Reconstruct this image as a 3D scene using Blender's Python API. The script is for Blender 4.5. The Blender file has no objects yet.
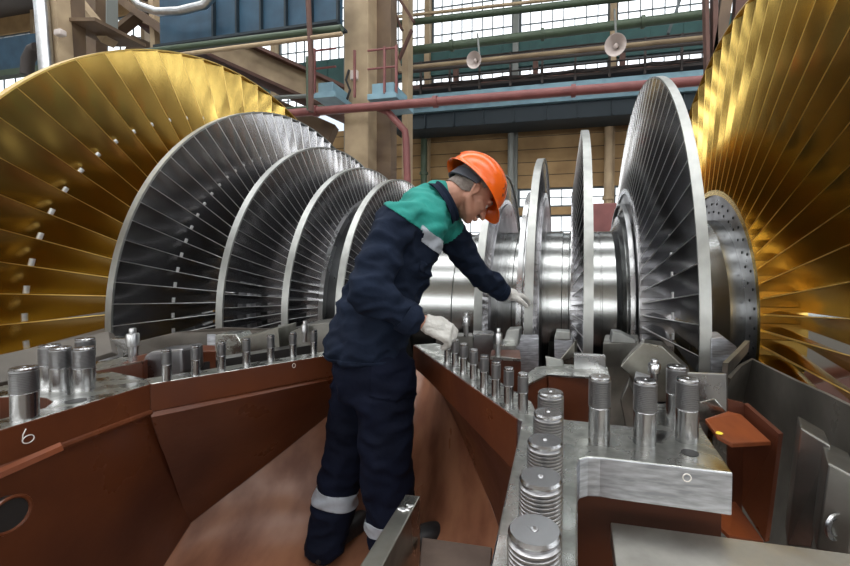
import bpy, bmesh, math, random
from mathutils import Vector, Matrix, noise
random.seed(7)
PI = math.pi
S = bpy.context.scene
COL = S.collection
# ------------------------------------------------------------------ camera frame (also used to read positions on known planes)
F = 405.395; YAW, PIT, ROL = map(math.radians, (12.584675, 1.38748654, 0.39995479)); H = 0.36944
SHX, SHY = 54.153, -7.96
_cy, _sy, _cp, _sp = math.cos(YAW), math.sin(YAW), math.cos(PIT), math.sin(PIT)
FW = Vector((-_sy*_cp, _cy*_cp, -_sp)); _rt = Vector((_cy, _sy, 0)); _up = _rt.cross(FW)
RT = _rt*math.cos(ROL) + _up*math.sin(ROL); UP = -_rt*math.sin(ROL) + _up*math.cos(ROL)
CAM = Vector((0, 0, H))
def ray(u, v): return FW + RT*((u-425-SHX)/F) - UP*((v-283-SHY)/F)
def PZ(u, v, z=0.0): d = ray(u, v); return CAM + d*((z-H)/d.z)
def PY(u, v, y): d = ray(u, v); return CAM + d*(y/d.y)
def PX(u, v, x): d = ray(u, v); return CAM + d*(x/d.x)
def PD(u, v, dd): return CAM + ray(u, v)*dd

cam = bpy.data.cameras.new('camera'); camo = bpy.data.objects.new('camera', cam); COL.objects.link(camo)
camo.matrix_world = Matrix((( RT.x, UP.x, -FW.x, 0), (RT.y, UP.y, -FW.y, 0), (RT.z, UP.z, -FW.z, H), (0, 0, 0, 1)))
cam.sensor_fit = 'HORIZONTAL'; cam.sensor_width = 36; cam.lens = F/850*36
cam.shift_x = -SHX/850; cam.shift_y = SHY/850
cam.clip_start = 0.02; cam.clip_end = 300
S.camera = camo
S.view_settings.view_transform = 'Standard'; S.view_settings.look = 'None'
S.view_settings.gamma = 1; S.view_settings.use_curve_mapping = False
S.view_settings.exposure = 0.35
S.cycles.use_denoising = True
S.cycles.max_bounces = 8; S.cycles.diffuse_bounces = 3; S.cycles.glossy_bounces = 4
S.cycles.sample_clamp_indirect = 6

# ------------------------------------------------------------------ materials
def mat(name, col, rough=.5, metal=0.0, var=None, vscale=3.0, vmix=.5, detail=5, bump=0.0, bscale=40, coords='Object',
        stretch=(1, 1, 1), emit=None, spec=None, rvar=0.0, ring=0.0, alpha=None, trans=None, thr=(.35, .65)):
    m = bpy.data.materials.new(name); m.use_nodes = True; nt = m.node_tree; n = nt.nodes; L = nt.links
    b = n['Principled BSDF']; b.inputs['Base Color'].default_value = (*col, 1)
    b.inputs['Roughness'].default_value = rough; b.inputs['Metallic'].default_value = metal
    if spec is not None: b.inputs['Specular IOR Level'].default_value = spec
    if trans is not None: b.inputs['Transmission Weight'].default_value = trans
    tc = n.new('ShaderNodeTexCoord'); mp = n.new('ShaderNodeMapping'); mp.inputs['Scale'].default_value = stretch
    L.new(tc.outputs[coords], mp.inputs['Vector'])
    if var is not None:
        nz = n.new('ShaderNodeTexNoise'); nz.inputs['Scale'].default_value = vscale; nz.inputs['Detail'].default_value = detail
        L.new(mp.outputs[0], nz.inputs['Vector'])
        cr = n.new('ShaderNodeValToRGB'); cr.color_ramp.elements[0].position = thr[0]; cr.color_ramp.elements[1].position = thr[1]
        cr.color_ramp.elements[0].color = (*col, 1); cr.color_ramp.elements[1].color = (*[a*(1-vmix)+c*vmix for a, c in zip(col, var)], 1)
        L.new(nz.outputs['Fac'], cr.inputs[0]); L.new(cr.outputs[0], b.inputs['Base Color'])
        if rvar:
            mr = n.new('ShaderNodeMapRange'); mr.inputs['To Min'].default_value = max(.03, rough-rvar); mr.inputs['To Max'].default_value = rough+rvar
            mr.inputs['From Min'].default_value = .3; mr.inputs['From Max'].default_value = .7
            L.new(nz.outputs['Fac'], mr.inputs['Value']); L.new(mr.outputs[0], b.inputs['Roughness'])
    if bump:
        nb = n.new('ShaderNodeTexNoise'); nb.inputs['Scale'].default_value = bscale; nb.inputs['Detail'].default_value = 4
        L.new(mp.outputs[0], nb.inputs['Vector'])
        bp = n.new('ShaderNodeBump'); bp.inputs['Strength'].default_value = bump; bp.inputs['Distance'].default_value = .01
        L.new(nb.outputs['Fac'], bp.inputs['Height']); L.new(bp.outputs[0], b.inputs['Normal'])
    if ring:
        wv = n.new('ShaderNodeTexNoise'); wv.noise_dimensions = '1D'; wv.inputs['Scale'].default_value = 90; wv.inputs['Detail'].default_value = 3
        sx = n.new('ShaderNodeSeparateXYZ'); L.new(mp.outputs[0], sx.inputs[0]); L.new(sx.outputs[0], wv.inputs['W'])
        bp = n.new('ShaderNodeBump'); bp.inputs['Strength'].default_value = ring; bp.inputs['Distance'].default_value = .002
        L.new(wv.outputs['Fac'], bp.inputs['Height']); L.new(bp.outputs[0], b.inputs['Normal'])
    if emit:
        b.inputs['Emission Color'].default_value = (*emit[0], 1); b.inputs['Emission Strength'].default_value = emit[1]
    return m
M = {}
M['steel'] = mat('machined_steel', (.60, .61, .62), .30, 1, (.42, .43, .44), 6, .6, rvar=.10)
M['shaft'] = mat('polished_shaft_steel', (.43, .445, .44), .23, 1, (.37, .38, .375), 5, .5, stretch=(1, .2, .2), ring=.2)
M['blade'] = mat('steel_blade_metal', (.44, .44, .455), .27, 1, (.37, .37, .385), 3, .6, detail=2)
M['shroud'] = mat('pale_shroud_steel', (.43, .44, .425), .42, 1, (.30, .31, .30), 14, .6)
M['gold'] = mat('titanium_nitride_gold', (.66, .46, .135), .25, 1, (.56, .38, .10), 3, .6, detail=2)
M['goldband'] = mat('gold_tip_band', (.72, .50, .16), .35, 1)
M['goldedge'] = mat('gold_edge_glint', (.78, .54, .17), .45, 1)  # brighter gold that paints the glint along the leading edges
M['steeledge'] = mat('steel_edge_glint', (.80, .80, .80), .5, 1)  # brighter steel, the edge glint put into the colour
M['lug'] = mat('bright_lug_steel', (.80, .80, .80), .5, 1)
M['disc'] = mat('dark_disc_steel', (.34, .34, .36), .33, 1, (.24, .24, .25), 8, .6, rvar=.08)
M['flange'] = mat('milled_flange_steel', (.60, .61, .58), .28, 1, (.24, .25, .23), 14, .8, rvar=.16, detail=9, thr=(.42,.62))
M['milled'] = mat('milled_plate_edge', (.58, .60, .65), .42, 1, (.28, .29, .32), 22, .8, stretch=(1, 1, 6), detail=8)
M['worn'] = mat('oiled_worn_steel', (.46, .45, .40), .34, 1, (.16, .155, .135), 7, .8, rvar=.12, detail=8)
M['dull'] = mat('dull_grey_sheet_steel', (.34, .335, .31), .38, .95, (.10, .10, .09), 5, .85, rvar=.1, detail=8)
M['stud'] = mat('turned_stud_steel', (.47, .47, .48), .25, 1, (.36, .36, .37), 20, .5, stretch=(1, 1, 8))
M['thread'] = mat('threaded_stud_steel', (.40, .40, .41), .33, 1)
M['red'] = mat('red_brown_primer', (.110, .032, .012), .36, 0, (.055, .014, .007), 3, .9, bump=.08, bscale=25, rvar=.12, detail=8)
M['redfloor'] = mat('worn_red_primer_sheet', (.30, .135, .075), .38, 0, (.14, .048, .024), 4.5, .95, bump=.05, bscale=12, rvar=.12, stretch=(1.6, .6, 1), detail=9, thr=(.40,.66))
M['orange'] = mat('orange_primer', (.22, .055, .016), .42, 0, (.13, .035, .013), 7, .8, rvar=.1)
M['guide'] = mat('oily_brown_grey_sheet', (.115, .10, .085), .5, .3, (.05, .045, .038), 5, .85, detail=8)
M['plate'] = mat('ground_beige_grey_steel', (.60, .58, .52), .42, 1, (.33, .32, .29), 8, .85, rvar=.1, detail=8)
M['cone'] = mat('stained_cone_sheet', (.24, .225, .20), .36, .55, (.075, .07, .06), 4, .95, rvar=.1, detail=8, stretch=(1, 1, .5))
M['dark'] = mat('dark_metal_and_shade', (.035, .035, .035), .4, .5)
M['brownsteel'] = mat('stained_brown_steel', (.17, .125, .10), .40, .5, (.08, .055, .045), 9, .8, rvar=.1, detail=8)
M['black'] = mat('black_rubber', (.012, .012, .013), .6)
M['chalk'] = mat('white_chalk', (.75, .72, .68), .9)
M['yellow'] = mat('yellow_paint_dab', (.80, .62, .05), .6)
# building
M['panel'] = mat('ochre_concrete_panel', (.42, .28, .135), .85, 0, (.27, .17, .08), 1.2, .8, bump=.1, bscale=6, detail=8)
M['joint'] = mat('dark_panel_joint', (.06, .045, .03), .9)
M['tan'] = mat('tan_column_paint', (.48, .37, .235), .75, 0, (.30, .22, .14), 1.5, .8, detail=8)
M['tand'] = mat('brown_paint_and_column_shade', (.17, .115, .07), .7, 0, (.10, .065, .045), 1.5, .8, detail=8)
M['blue'] = mat('blue_girder_paint', (.028, .085, .145), .6, 0, (.016, .05, .09), 2, .8)
M['teal'] = mat('teal_wall_panel', (.028, .105, .10), .6, 0, (.018, .07, .07), 2, .8)
M['navyb'] = mat('dark_blue_beam_paint', (.006, .018, .028), .6, 0)
M['lblue'] = mat('pale_blue_box_and_lit_beam', (.22, .38, .46), .55, 0, (.16, .28, .36), 3, .7)
M['green'] = mat('green_pipe_paint', (.065, .10, .06), .5, 0, (.045, .07, .045), 3, .7)
M['pink'] = mat('faded_red_pipe', (.25, .085, .08), .5, 0, (.17, .055, .055), 3, .7)
M['rust'] = mat('rusty_brown_steel', (.13, .062, .048), .7, 0, (.08, .04, .03), 3, .7)
M['girder'] = mat('dark_walkway_steel', (.05, .042, .040), .7)
M['duct'] = mat('foil_duct', (.70, .72, .74), .32, 1, (.5, .52, .54), 10, .6, bump=.6, bscale=9)
M['lampb'] = mat('white_lamp_reflector', (.62, .55, .52), .45)
M['pane'] = mat('daylit_window_pane', (.8, .85, .9), .3, emit=((.93, .97, 1.0), 1.25))
M['skypane'] = mat('daylit_roof_and_added_pane', (.8, .85, .9), .3, emit=((.95, .98, 1.0), 2.2))
M['muntin'] = mat('window_bar_paint', (.10, .12, .13), .6)
M['floor'] = mat('hall_floor_concrete', (.20, .17, .14), .6, 0, (.14, .12, .10), 1, .7)
M['roof'] = mat('dark_roof_deck', (.10, .085, .075), .8, 0)
M['hall'] = mat('hall_wall_paint', (.30, .25, .19), .8, 0, (.22, .18, .13), .7, .7)
M['wire'] = mat('grey_conduit', (.22, .24, .23), .5)

# ------------------------------------------------------------------ helpers
def props(o, label=None, cat=None, group=None, kind=None):
    if label: o['label'] = label
    if cat: o['category'] = cat
    if group: o['group'] = group
    if kind: o['kind'] = kind
    return o
def empty(name, loc=(0, 0, 0), label=None, cat=None, group=None, kind=None):
    o = bpy.data.objects.new(name, None); COL.objects.link(o); o.location = loc; o.empty_display_size = .1
    return props(o, label, cat, group, kind)
class MB:
    def __init__(s): s.b = bmesh.new(); s.mi = 0
    def face(s, vs):
        try: f = s.b.faces.new(vs)
        except ValueError: return None
        f.material_index = s.mi; return f
    def v(s, p): return s.b.verts.new(p)
    def box(s, lo, hi, mtx=None):
        P = [Vector((x, y, z)) for x in (lo[0], hi[0]) for y in (lo[1], hi[1]) for z in (lo[2], hi[2])]
        if mtx: P = [mtx @ p for p in P]
        vs = [s.v(p) for p in P]
        for q in ((0, 1, 3, 2), (4, 6, 7, 5), (0, 4, 5, 1), (2, 3, 7, 6), (0, 2, 6, 4), (1, 5, 7, 3)): s.face([vs[i] for i in q])
        return s
    def bar(s, a, b, w, h, up=Vector((0, 0, 1))):      # box beam from a to b
        a, b = Vector(a), Vector(b); d = (b-a).normalized(); up = Vector(up)
        x = d.cross(up)
        if x.length < 1e-4: x = d.cross(Vector((1, 0, 0)))
        x.normalize(); z = x.cross(d)
        vs = [s.v(p + x*i*w/2 + z*j*h/2) for p in (a, b) for i, j in ((-1, -1), (1, -1), (1, 1), (-1, 1))]
        for q in ((3, 2, 1, 0), (4, 5, 6, 7), (0, 1, 5, 4), (1, 2, 6, 5), (2, 3, 7, 6), (3, 0, 4, 7)): s.face([vs[i] for i in q])
        return s
    def tube(s, pts, r, n=12, cap=True):
        pts = [Vector(p) for p in pts]; rings = []
        rr = r if isinstance(r, (list, tuple)) else [r]*len(pts)
        ref = None
        for i, p in enumerate(pts):
            d = ((pts[min(i+1, len(pts)-1)]-p).normalized() + (p-pts[max(i-1, 0)]).normalized())
            d = d.normalized() if d.length > 1e-6 else Vector((0, 0, 1))
            if ref is None: ref = Vector((0, 0, 1)) if abs(d.z) < .9 else Vector((1, 0, 0))
            x = d.cross(ref).normalized(); y = x.cross(d).normalized(); ref = y
            rings.append([s.v(p + (x*math.cos(2*PI*k/n) + y*math.sin(2*PI*k/n))*rr[i]) for k in range(n)])
        for A, B in zip(rings, rings[1:]):
            for k in range(n): s.face([A[k], A[(k+1) % n], B[(k+1) % n], B[k]])
        if cap: s.face(rings[0][::-1]); s.face(rings[-1])
        return s
    def lathe(s, prof, c=(0, 0, 0), axis='Z', n=32, a0=0, a1=2*PI, closed=True, mats=None):   # prof: (along, radius); for axis X angle 0 = towards -Y, rising to +Z
        c = Vector(c); full = abs(a1-a0-2*PI) < 1e-6; m = n if full else n+1; rings = []
        for t, r in prof:
            ring = []
            for k in range(m):
                a = a0+(a1-a0)*k/n
                ring.append(s.v(c + (Vector((r*math.cos(a), r*math.sin(a), t)) if axis == 'Z' else Vector((t, -r*math.cos(a), r*math.sin(a))))))
            rings.append(ring)
        for j, (A, B) in enumerate(zip(rings, rings[1:])):
            if mats: s.mi = mats[j]
            for k in range(n): s.face([A[k], A[(k+1) % m], B[(k+1) % m], B[k]])
        s.mi = 0
        if closed:
            if full: s.face(rings[0][::-1]); s.face(rings[-1])
            else:
                s.face([r[0] for r in rings][::-1]); s.face([r[-1] for r in rings])
        return s
    def prism(s, poly, z0, z1):                    # polygon in XY between two heights
        A = [s.v((p[0], p[1], z0)) for p in poly]; B = [s.v((p[0], p[1], z1)) for p in poly]; k = len(poly)
        s.face(A[::-1]); s.face(B)
        for i in range(k): s.face([A[i], A[(i+1) % k], B[(i+1) % k], B[i]])
        return s
    def solid(s, poly, off):                       # planar polygon in space, thickened by vector off
        off = Vector(off); A = [s.v(Vector(p)) for p in poly]; B = [s.v(Vector(p)+off) for p in poly]; k = len(poly)
        s.face(A[::-1]); s.face(B)
        for i in range(k): s.face([A[i], A[(i+1) % k], B[(i+1) % k], B[i]])
        return s
    def grid(s, rows, thick=0.0):                  # rows of points -> surface, optionally thickened along its normals
        R = [[Vector(p) for p in r] for r in rows]; V = [[s.v(p) for p in r] for r in R]
        for A, B in zip(V, V[1:]):
            for k in range(len(A)-1): s.face([A[k], A[k+1], B[k+1], B[k]])
        if thick:
            nr, nc = len(R), len(R[0]); W = []
            for i in range(nr):
                row = []
                for j in range(nc):
                    du = R[i][min(j+1, nc-1)]-R[i][max(j-1, 0)]; dv = R[min(i+1, nr-1)][j]-R[max(i-1, 0)][j]
                    row.append(s.v(R[i][j] + du.cross(dv).normalized()*thick))
                W.append(row)
            for A, B in zip(W, W[1:]):
                for k in range(len(A)-1): s.face([A[k], B[k], B[k+1], A[k+1]])
            for A, B in ((V[0], W[0]), (W[-1], V[-1])):
                for k in range(nc-1): s.face([A[k], B[k], B[k+1], A[k+1]])
            for j, fl in ((0, 0), (nc-1, 1)):
                for i in range(nr-1):
                    q = [V[i][j], V[i+1][j], W[i+1][j], W[i][j]]; s.face(q[::-1] if fl else q)
        return s
    def sphere(s, c, r, seg=12, rings=8, sc=(1, 1, 1), mtx=None):
        T = Matrix.Translation(Vector(c)) @ (mtx or Matrix()) @ Matrix.Diagonal((r*sc[0], r*sc[1], r*sc[2], 1))
        g = bmesh.ops.create_uvsphere(s.b, u_segments=seg, v_segments=rings, radius=1, matrix=T)
        for v in g['verts']:
            for f in v.link_faces: f.material_index = s.mi
        return s
    def build(s, name, m, parent=None, smooth=False, bevel=0, loc=None, ang=40, fix=True):
        if fix: bmesh.ops.recalc_face_normals(s.b, faces=s.b.faces)
        me = bpy.data.meshes.new(name); s.b.to_mesh(me); s.b.free()
        for x in (m if isinstance(m, (list, tuple)) else [m]): me.materials.append(x)
        o = bpy.data.objects.new(name, me); COL.objects.link(o)
        if loc is not None: o.location = loc
        if parent: o.parent = parent
        if smooth:
            me.polygons.foreach_set('use_smooth', [True]*len(me.polygons))
            try: me.set_sharp_from_angle(angle=math.radians(ang))
            except Exception: pass
        if bevel:
            bv = o.modifiers.new('bevel', 'BEVEL'); bv.width = bevel; bv.segments = 2; bv.limit_method = 'ANGLE'; bv.angle_limit = math.radians(40)
        return o
def copy_tree(o, parent=None):
    c = o.copy(); COL.objects.link(c); c.parent = parent
    for ch in list(o.children): copy_tree(ch, c)
    return c

# ================================================================== ROTOR
AXY = 3.6                                   # the shaft axis lies at y = AXY, z = 0, along x
C0 = -1.037                                 # middle of the double-flow rotor
rotor = empty('turbine_rotor', (C0, AXY, 0), 'polished steel steam turbine rotor with gold last stage blades, lying in its open casing', 'turbine rotor')
RL = Vector((C0, AXY, 0))                   # children are modelled about this origin (their x is measured from C0)
RS = .66
# shaft: stepped drum symmetrical about C0
half = [(0, .655), (.16, .655), (.165, .645), (.25, .645), (.255, .66), (.62, .66), (.625, .652), (.66, .652), (.665, .664), (.98, .664), (.985, .652),
        (1.03, .652), (1.035, .662), (1.25, .662), (1.252, .655), (1.262, .655), (1.264, .662), (1.36, .662), (1.39, .70), (1.41, .78), (1.56, .78), (1.60, .70), (1.66, .655), (1.82, .65), (1.825, .642), (1.835, .642), (1.84, .65),
        (1.93, .65), (1.98, .68), (2.04, .74), (2.3, .74), (2.36, .60), (2.7, .55), (3.2, .40), (4.2, .40)]
prof = [(-a, r) for a, r in reversed(half[1:])] + half
MB().lathe(prof, axis='X', n=128).build('shaft', M['shaft'], rotor, smooth=True, ang=20)

def blade_sections(r0, r1, c0, c1, g0, g1, le0, le1, camber0, t0, t1, camt, ns, twist=1.0, sweep=0.0):
    """airfoil sections: radius r, chord c, angle g from axial, leading edge x at le; +x is outboard, rising angle is +t"""
    secs = []
    for i in range(ns):
        q = i/(ns-1); r = r0+(r1-r0)*q; qq = q**twist
        c = c0+(c1-c0)*q; g = math.radians(g0+(g1-g0)*qq); le = le0+(le1-le0)*q
        cam_ = camber0*(1-q)**1.3+camt; t = t0+(t1-t0)*q
        ch = Vector((math.cos(g), math.sin(g))); nr = Vector((-ch.y, ch.x))
        top, bot = [], []
        for s in (0, .0045/c, .33, .67, 1):
            mid = ch*(s*c)+nr*(-cam_*c*4*s*(1-s)); th = t*(.30+3*s*(1-s)) if 0 < s < 1 else t*.36
            top.append(mid+nr*th/2); bot.append(mid-nr*th/2)
        loop = top+bot[::-1]
        secs.append((r, [(le+p.x, p.y+sweep*q) for p in loop]))
    return secs
def add_blade(mb, secs, ang, sx, lug=None, platform=None):
    """one blade at angle ang (from the side facing -y towards +z), sx = +1 for the right flow, -1 for the mirrored left flow"""
    rings = []
    def put(x, t, r):
        a = ang - t/max(r, .3)
        return mb.v((x*sx, -r*math.cos(a), r*math.sin(a)))
    for r, loop in secs: rings.append([put(x, t, r) for x, t in loop])
    n = len(rings[0])
    for A, B in zip(rings, rings[1:]):
        for k in range(n):
            mb.mi = 2 if k in (0, n-1, n-2) else 0  # strips at the leading edge take the paler glint colour
            mb.face([A[k], A[(k+1) % n], B[(k+1) % n], B[k]])
    mb.mi = 0
    mb.face(rings[0][::-1]); mb.face(rings[-1])
    if platform:                                # root platform block
        x0, x1, r0, r1, w = platform
        vs = [put(x, t, r) for r in (r0, r1) for x, t in ((x0, -w*.5), (x1, -w*.5), (x1, w*.5), (x0, w*.5))]
        for q in ((3, 2, 1, 0), (4, 5, 6, 7), (0, 1, 5, 4), (1, 2, 6, 5), (2, 3, 7, 6), (3, 0, 4, 7)): mb.face([vs[i] for i in q])
    if lug:                                     # damping lug bridging towards the next blade
        r, x, t, l, w = lug; mb.mi = 1
        vs = []
        for tt in (t, t+l):
            for k in range(6):
                a = 2*PI*k/6; vs.append(put(x+w*math.cos(a)*.6, tt, r+w*math.sin(a)))
        for k in range(6): mb.face([vs[k], vs[(k+1) % 6], vs[6+(k+1) % 6], vs[6+k]])
        mb.face(vs[:6][::-1]); mb.face(vs[6:]); mb.mi = 0
def wheel(nm, off, sx, R, root, nb, P, disc, bandw, gold, solo, name, bandt=.012, lugp=None, ph=0.0, plat=None, ns=9):
    """bladed wheel: disc mesh with blades and shroud as children. off: |x| of the leading tip edge from C0; solo: angle range (deg) of blades kept as objects"""
    w = MB().lathe([(sx*a, r) for a, r in disc], axis='X', n=96)
    wo = w.build(nm, M['disc'], rotor, smooth=True, ang=30)
    bmats = [M['gold'], M['lug'], M['goldedge']] if gold else [M['blade'], M['lug'], M['steeledge']]
    secs = blade_sections(root-.004, R-.004, *P, ns)
    secs = [(r, [(off+x, t) for x, t in l]) for r, l in secs]
    rest = MB(); nrest = 0
    solo_ids = []
    for k in range(nb):
        a = 2*PI*(k+ph)/nb; deg = math.degrees(a)
        if deg > 180: deg -= 360
        lg = lugp and (lugp[0], off+lugp[1], lugp[2], lugp[3], lugp[4])
        pl = plat and (off+plat[0], off+plat[1], root-.035, root+.004, 2*PI*root/nb*.96)
        if solo and solo[0] <= deg <= solo[1]: solo_ids.append((deg, a))
        else:
            add_blade(rest, secs, a, sx, lg, pl); nrest += 1
    if solo_ids:
        solo_ids.sort()
        b = MB(); add_blade(b, secs, 0, sx, lg, pl)
        first = b.build(name, bmats, wo, smooth=True, ang=50)
        for i, (d, a) in enumerate(solo_ids):
            o = first if i == 0 else first.copy()
            if i: COL.objects.link(o); o.parent = wo
            o.rotation_euler = (-a, 0, 0)
    if nrest:
        r_ = rest.build('blade_row', bmats, wo, smooth=True, ang=50); r_['kind'] = 'stuff'
    if bandw:
        MB().lathe([(sx*(off), R), (sx*(off+bandw), R), (sx*(off+bandw), R-bandt), (sx*off, R-bandt), (sx*off, R)], axis='X', n=160, closed=False).build(
            'shroud_band', M['goldband'] if gold else M['shroud'], wo, smooth=True, ang=30)
    return wo
# args P: c0, c1, g0, g1, le0, le1, camber0, t0, t1, ns handled
def Pm(*a): return a
def blade_wheel_pair(name, off, R, root, nb, P, disc, bandw, gold, soloL, soloR, bname, **k):
    wheel(name, off, -1, R, root, nb, P, disc, bandw, gold, soloL, bname, **k)
    wheel(name, off, 1, R, root, nb, P, disc, bandw, gold, soloR, bname, **k)
# last stage (gold)
blade_wheel_pair('last_stage_wheel', 2.255, 2.295, .968, 65, Pm(.22, .250, 18, 76, -.125, .0, .16, .022, .006, .055),
    [(2.13, .60), (2.13, .932), (2.36, .932), (2.36, .60)], .064, True, (-14, 128), (-18, 142), 'gold_blade', bandt=.010,
    lugp=(1.77, .0, -.052, .048, .016), plat=(-.14, .10), ns=13)
blade_wheel_pair('long_bladed_wheel', 1.566, 1.771, 1.0, 86, Pm(.17, .142, 20, 70, -.10, -.002, .14, .018, .005, .09),
    [(1.455, .60), (1.455, .84), (1.468, .86), (1.468, .965), (1.66, .965), (1.66, .60)], .046, False, (-8, 128), (-12, 175), 'steel_blade', bandt=.012,
    lugp=(1.41, -.02, -.036, .032, .011), plat=(-.11, .08), ns=11)
blade_wheel_pair('shrouded_wheel', 1.109, 1.456, .985, 104, Pm(.105, .078, 22, 52, -.06, 0, .1, .009, .004, .12),
    [(1.045, .60), (1.045, .95), (1.15, .95), (1.15, .60)], .050, False, (18, 92), None, 'steel_blade', plat=(-.065, .06), ns=8)
blade_wheel_pair('shrouded_wheel', .782, 1.265, .985, 120, Pm(.075, .068, 22, 46, -.035, 0, .1, .008, .004, .12),
    [(.742, .60), (.742, .95), (.845, .95), (.845, .60)], .050, False, None, None, 'steel_blade', plat=(-.04, .055), ns=7)
blade_wheel_pair('shrouded_wheel', .456, 1.150, .94, 130, Pm(.065, .062, 22, 42, -.03, 0, .1, .008, .004, .12),
    [(.42, .60), (.42, .90), (.515, .90), (.515, .60)], .050, False, None, None, 'steel_blade', plat=(-.035, .05), ns=6)
# bright root rings on the inner side of the wheels, bolt holes round the last stage disc faces
for sx in (-1, 1):
    MB().lathe([(sx*.735, .955), (sx*.735, 1.0), (sx*.70, 1.0), (sx*.70, .955), (sx*.735, .955)], axis='X', n=128, closed=False).build('sealing_ring', M['steel'], rotor, smooth=True, ang=30)
    MB().lathe([(sx*1.450, .87), (sx*1.450, .885), (sx*1.42, .885), (sx*1.42, .87), (sx*1.45, .87)], axis='X', n=96, closed=False).build('sealing_ring', M['steel'], rotor, smooth=True, ang=30)
    face = MB().lathe([(sx*2.127, .70), (sx*2.127, .93), (sx*2.14, .93), (sx*2.14, .70), (sx*2.127, .70)], axis='X', n=128, closed=False).build('disc_face_ring', M['disc'], rotor, smooth=True, ang=30)
    bh = MB()
    for k in range(46):
        a = 2*PI*k/46
        for r, q in ((.865, 0), (.805, PI/46)):
            bh.sphere((sx*2.125, -r*math.cos(a+q), r*math.sin(a+q)), .010, 8, 6, (.4, 1, 1))
    bh.build('balance_holes', M['dark'], face)['kind'] = 'stuff'
    bh = MB()
    for k in range(60):
        a = 2*PI*k/60; bh.sphere((sx*1.452, -.825*math.cos(a), .825*math.sin(a)), .009, 8, 6, (.4, 1, 1))
    bh.build('balance_holes', M['dark'], rotor)['kind'] = 'stuff'
# ================================================================== LOWER CASING
CB = Vector((-.6, 1.2, -1.2))
case = empty('lower_casing', CB, 'open lower turbine casing in red brown primer with studded steel flanges', 'turbine casing')
def cpart(mb, name, m, parent=None, **k):
    o = mb.build(name, m, **k)
    if parent is None: o.location = -CB; o.parent = case
    else: o.parent = parent
    return o
def zp(*pts, z=0.0): return [PZ(u, v, z) for u, v in pts]
def line_ext(a, b, t): a = Vector(a); b = Vector(b); return b+(b-a).normalized()*t
def side_mats(mb, top=0, side=1):
    mb.b.normal_update()
    for f in mb.b.faces: f.material_index = top if abs(f.normal.z) > .7 else side
    return mb
L0, L1, L2 = Vector((-1.218, .632, 0)), Vector((-1.246, .981, 0)), Vector((-.948, 1.47, 0))
L00 = line_ext(L1, L0, .45); L3 = line_ext(L1, L2, .34)
nL = (L2-L1).normalized().cross(Vector((0, 0, 1))) * -1     # towards the rotor side
SW = .085
FT = .088
def strip(pts, n, w, z0, z1):
    return [Vector((p.x, p.y, 0)) for p in pts] + [Vector((p.x, p.y, 0))+n*w for p in reversed(pts)]
# left flange: strip with seven studs
poly = strip([L1, L3], nL, SW, 0, 0)
fl = MB().prism([(p.x, p.y) for p in poly], -FT, 0); fl.b.normal_update(); bmesh.ops.recalc_face_normals(fl.b, faces=fl.b.faces)
cpart(side_mats(fl), 'flange', [M['flange'], M['red']], bevel=.003)
# left near flange plate with a scooped cut-out
q = [L00, L0, L1] + [L1+nL*SW] + zp((112, 371.5), (70, 373), (0, 386)) + [Vector((-2.2, .9, 0)), Vector((-2.1, .62, 0))]
cut = zp((0, 397), (30, 395.5), (47, 398), (52, 402), (44, 408), (20, 414), (0, 419))
q = [L00, L0, L1, L1+nL*SW] + zp((112, 371.5), (70, 373), (0, 386)) + [Vector((-2.2, .83, 0)), Vector((-2.1, .80, 0))] + cut + [Vector((-1.6, .60, 0)), Vector((-1.6, .2, 0))]
fl = MB().prism([(p.x, p.y) for p in q], -FT, 0); bmesh.ops.recalc_face_normals(fl.b, faces=fl.b.faces); fl.b.normal_update()
nearf = cpart(side_mats(fl), 'flange', [M['flange'], M['red']], bevel=.003)
c = PZ(76, 401); hh = MB().lathe([(-.0005, .022), (.0012, .022), (.0012, 0.0001)], (c.x, c.y, 0), n=24); cpart(hh, 'bolt_hole', M['dark'])  # dark disc lying on the plate, painted for the shade in a hole
# studs
def stud_mesh(h, r, thr, full=False):
    mb = MB(); p = [(-.01, r*.96), (h*(.0 if full else .48), r*.96)]
    t0 = h*(.02 if full else .52); p += [(t0-.002, r*.97), (t0, r*.90)]
    n = thr; pitch = (h-.008-t0)/n
    for i in range(n):
        z = t0+pitch*i; p += [(z+pitch*.3, r), (z+pitch*.7, r), (z+pitch, r*.90)]
    p += [(h-.003, r*.975), (h, r*.90), (h, r*.16), (h-.002, r*.10), (h-.003, .0002)]
    mats = [0]*3 + [1]*(3*n) + [0]*5
    mb.lathe(p, n=28, mats=mats[:len(p)-1])
    return mb
def studs(pts, h, r, thr, full=False):
    first = None
    for p in pts:
        if first is None: o = first = stud_mesh(h, r, thr, full).build('stud', [M['stud'], M['thread']], smooth=True, ang=28)
        else: o = first.copy(); COL.objects.link(o)
        o.location = Vector((p[0], p[1], 0))-CB; o.rotation_euler = (0, 0, random.random()*6); o.parent = case
studs([(-1.255, .695), (-1.522, .902), (-1.450, .885), (-1.385, .900), (-1.545, 1.009)], .122, .0255, 13)
sh_ = lambda L, d: [(x+d[0], y+d[1]) for x, y in L]
studs(sh_([(-1.223, 1.009), (-1.190, 1.080), (-1.160, 1.152), (-1.130, 1.230), (-1.096, 1.312), (-1.054, 1.384), (-1.010, 1.455)], (-.012, .016)), .098, .0135, 18)
Rr = [(-.462, 1.454), (-.416, 1.398), (-.366, 1.330), (-.312, 1.250), (-.261, 1.172), (-.213, 1.104), (-.168, 1.045), (-.125, .998)]
studs(sh_(Rr, (.014, .014)), .100, .0135, 18)
studs([(-.032, .769), (-.031, .66), (-.030, .552), (-.029, .454), (-.028, .361)], .133, .0245, 27, True)
studs([(.066, .900), (.157, .895), (.247, .930), (.252, 1.040)], .134, .0235, 15)
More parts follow.
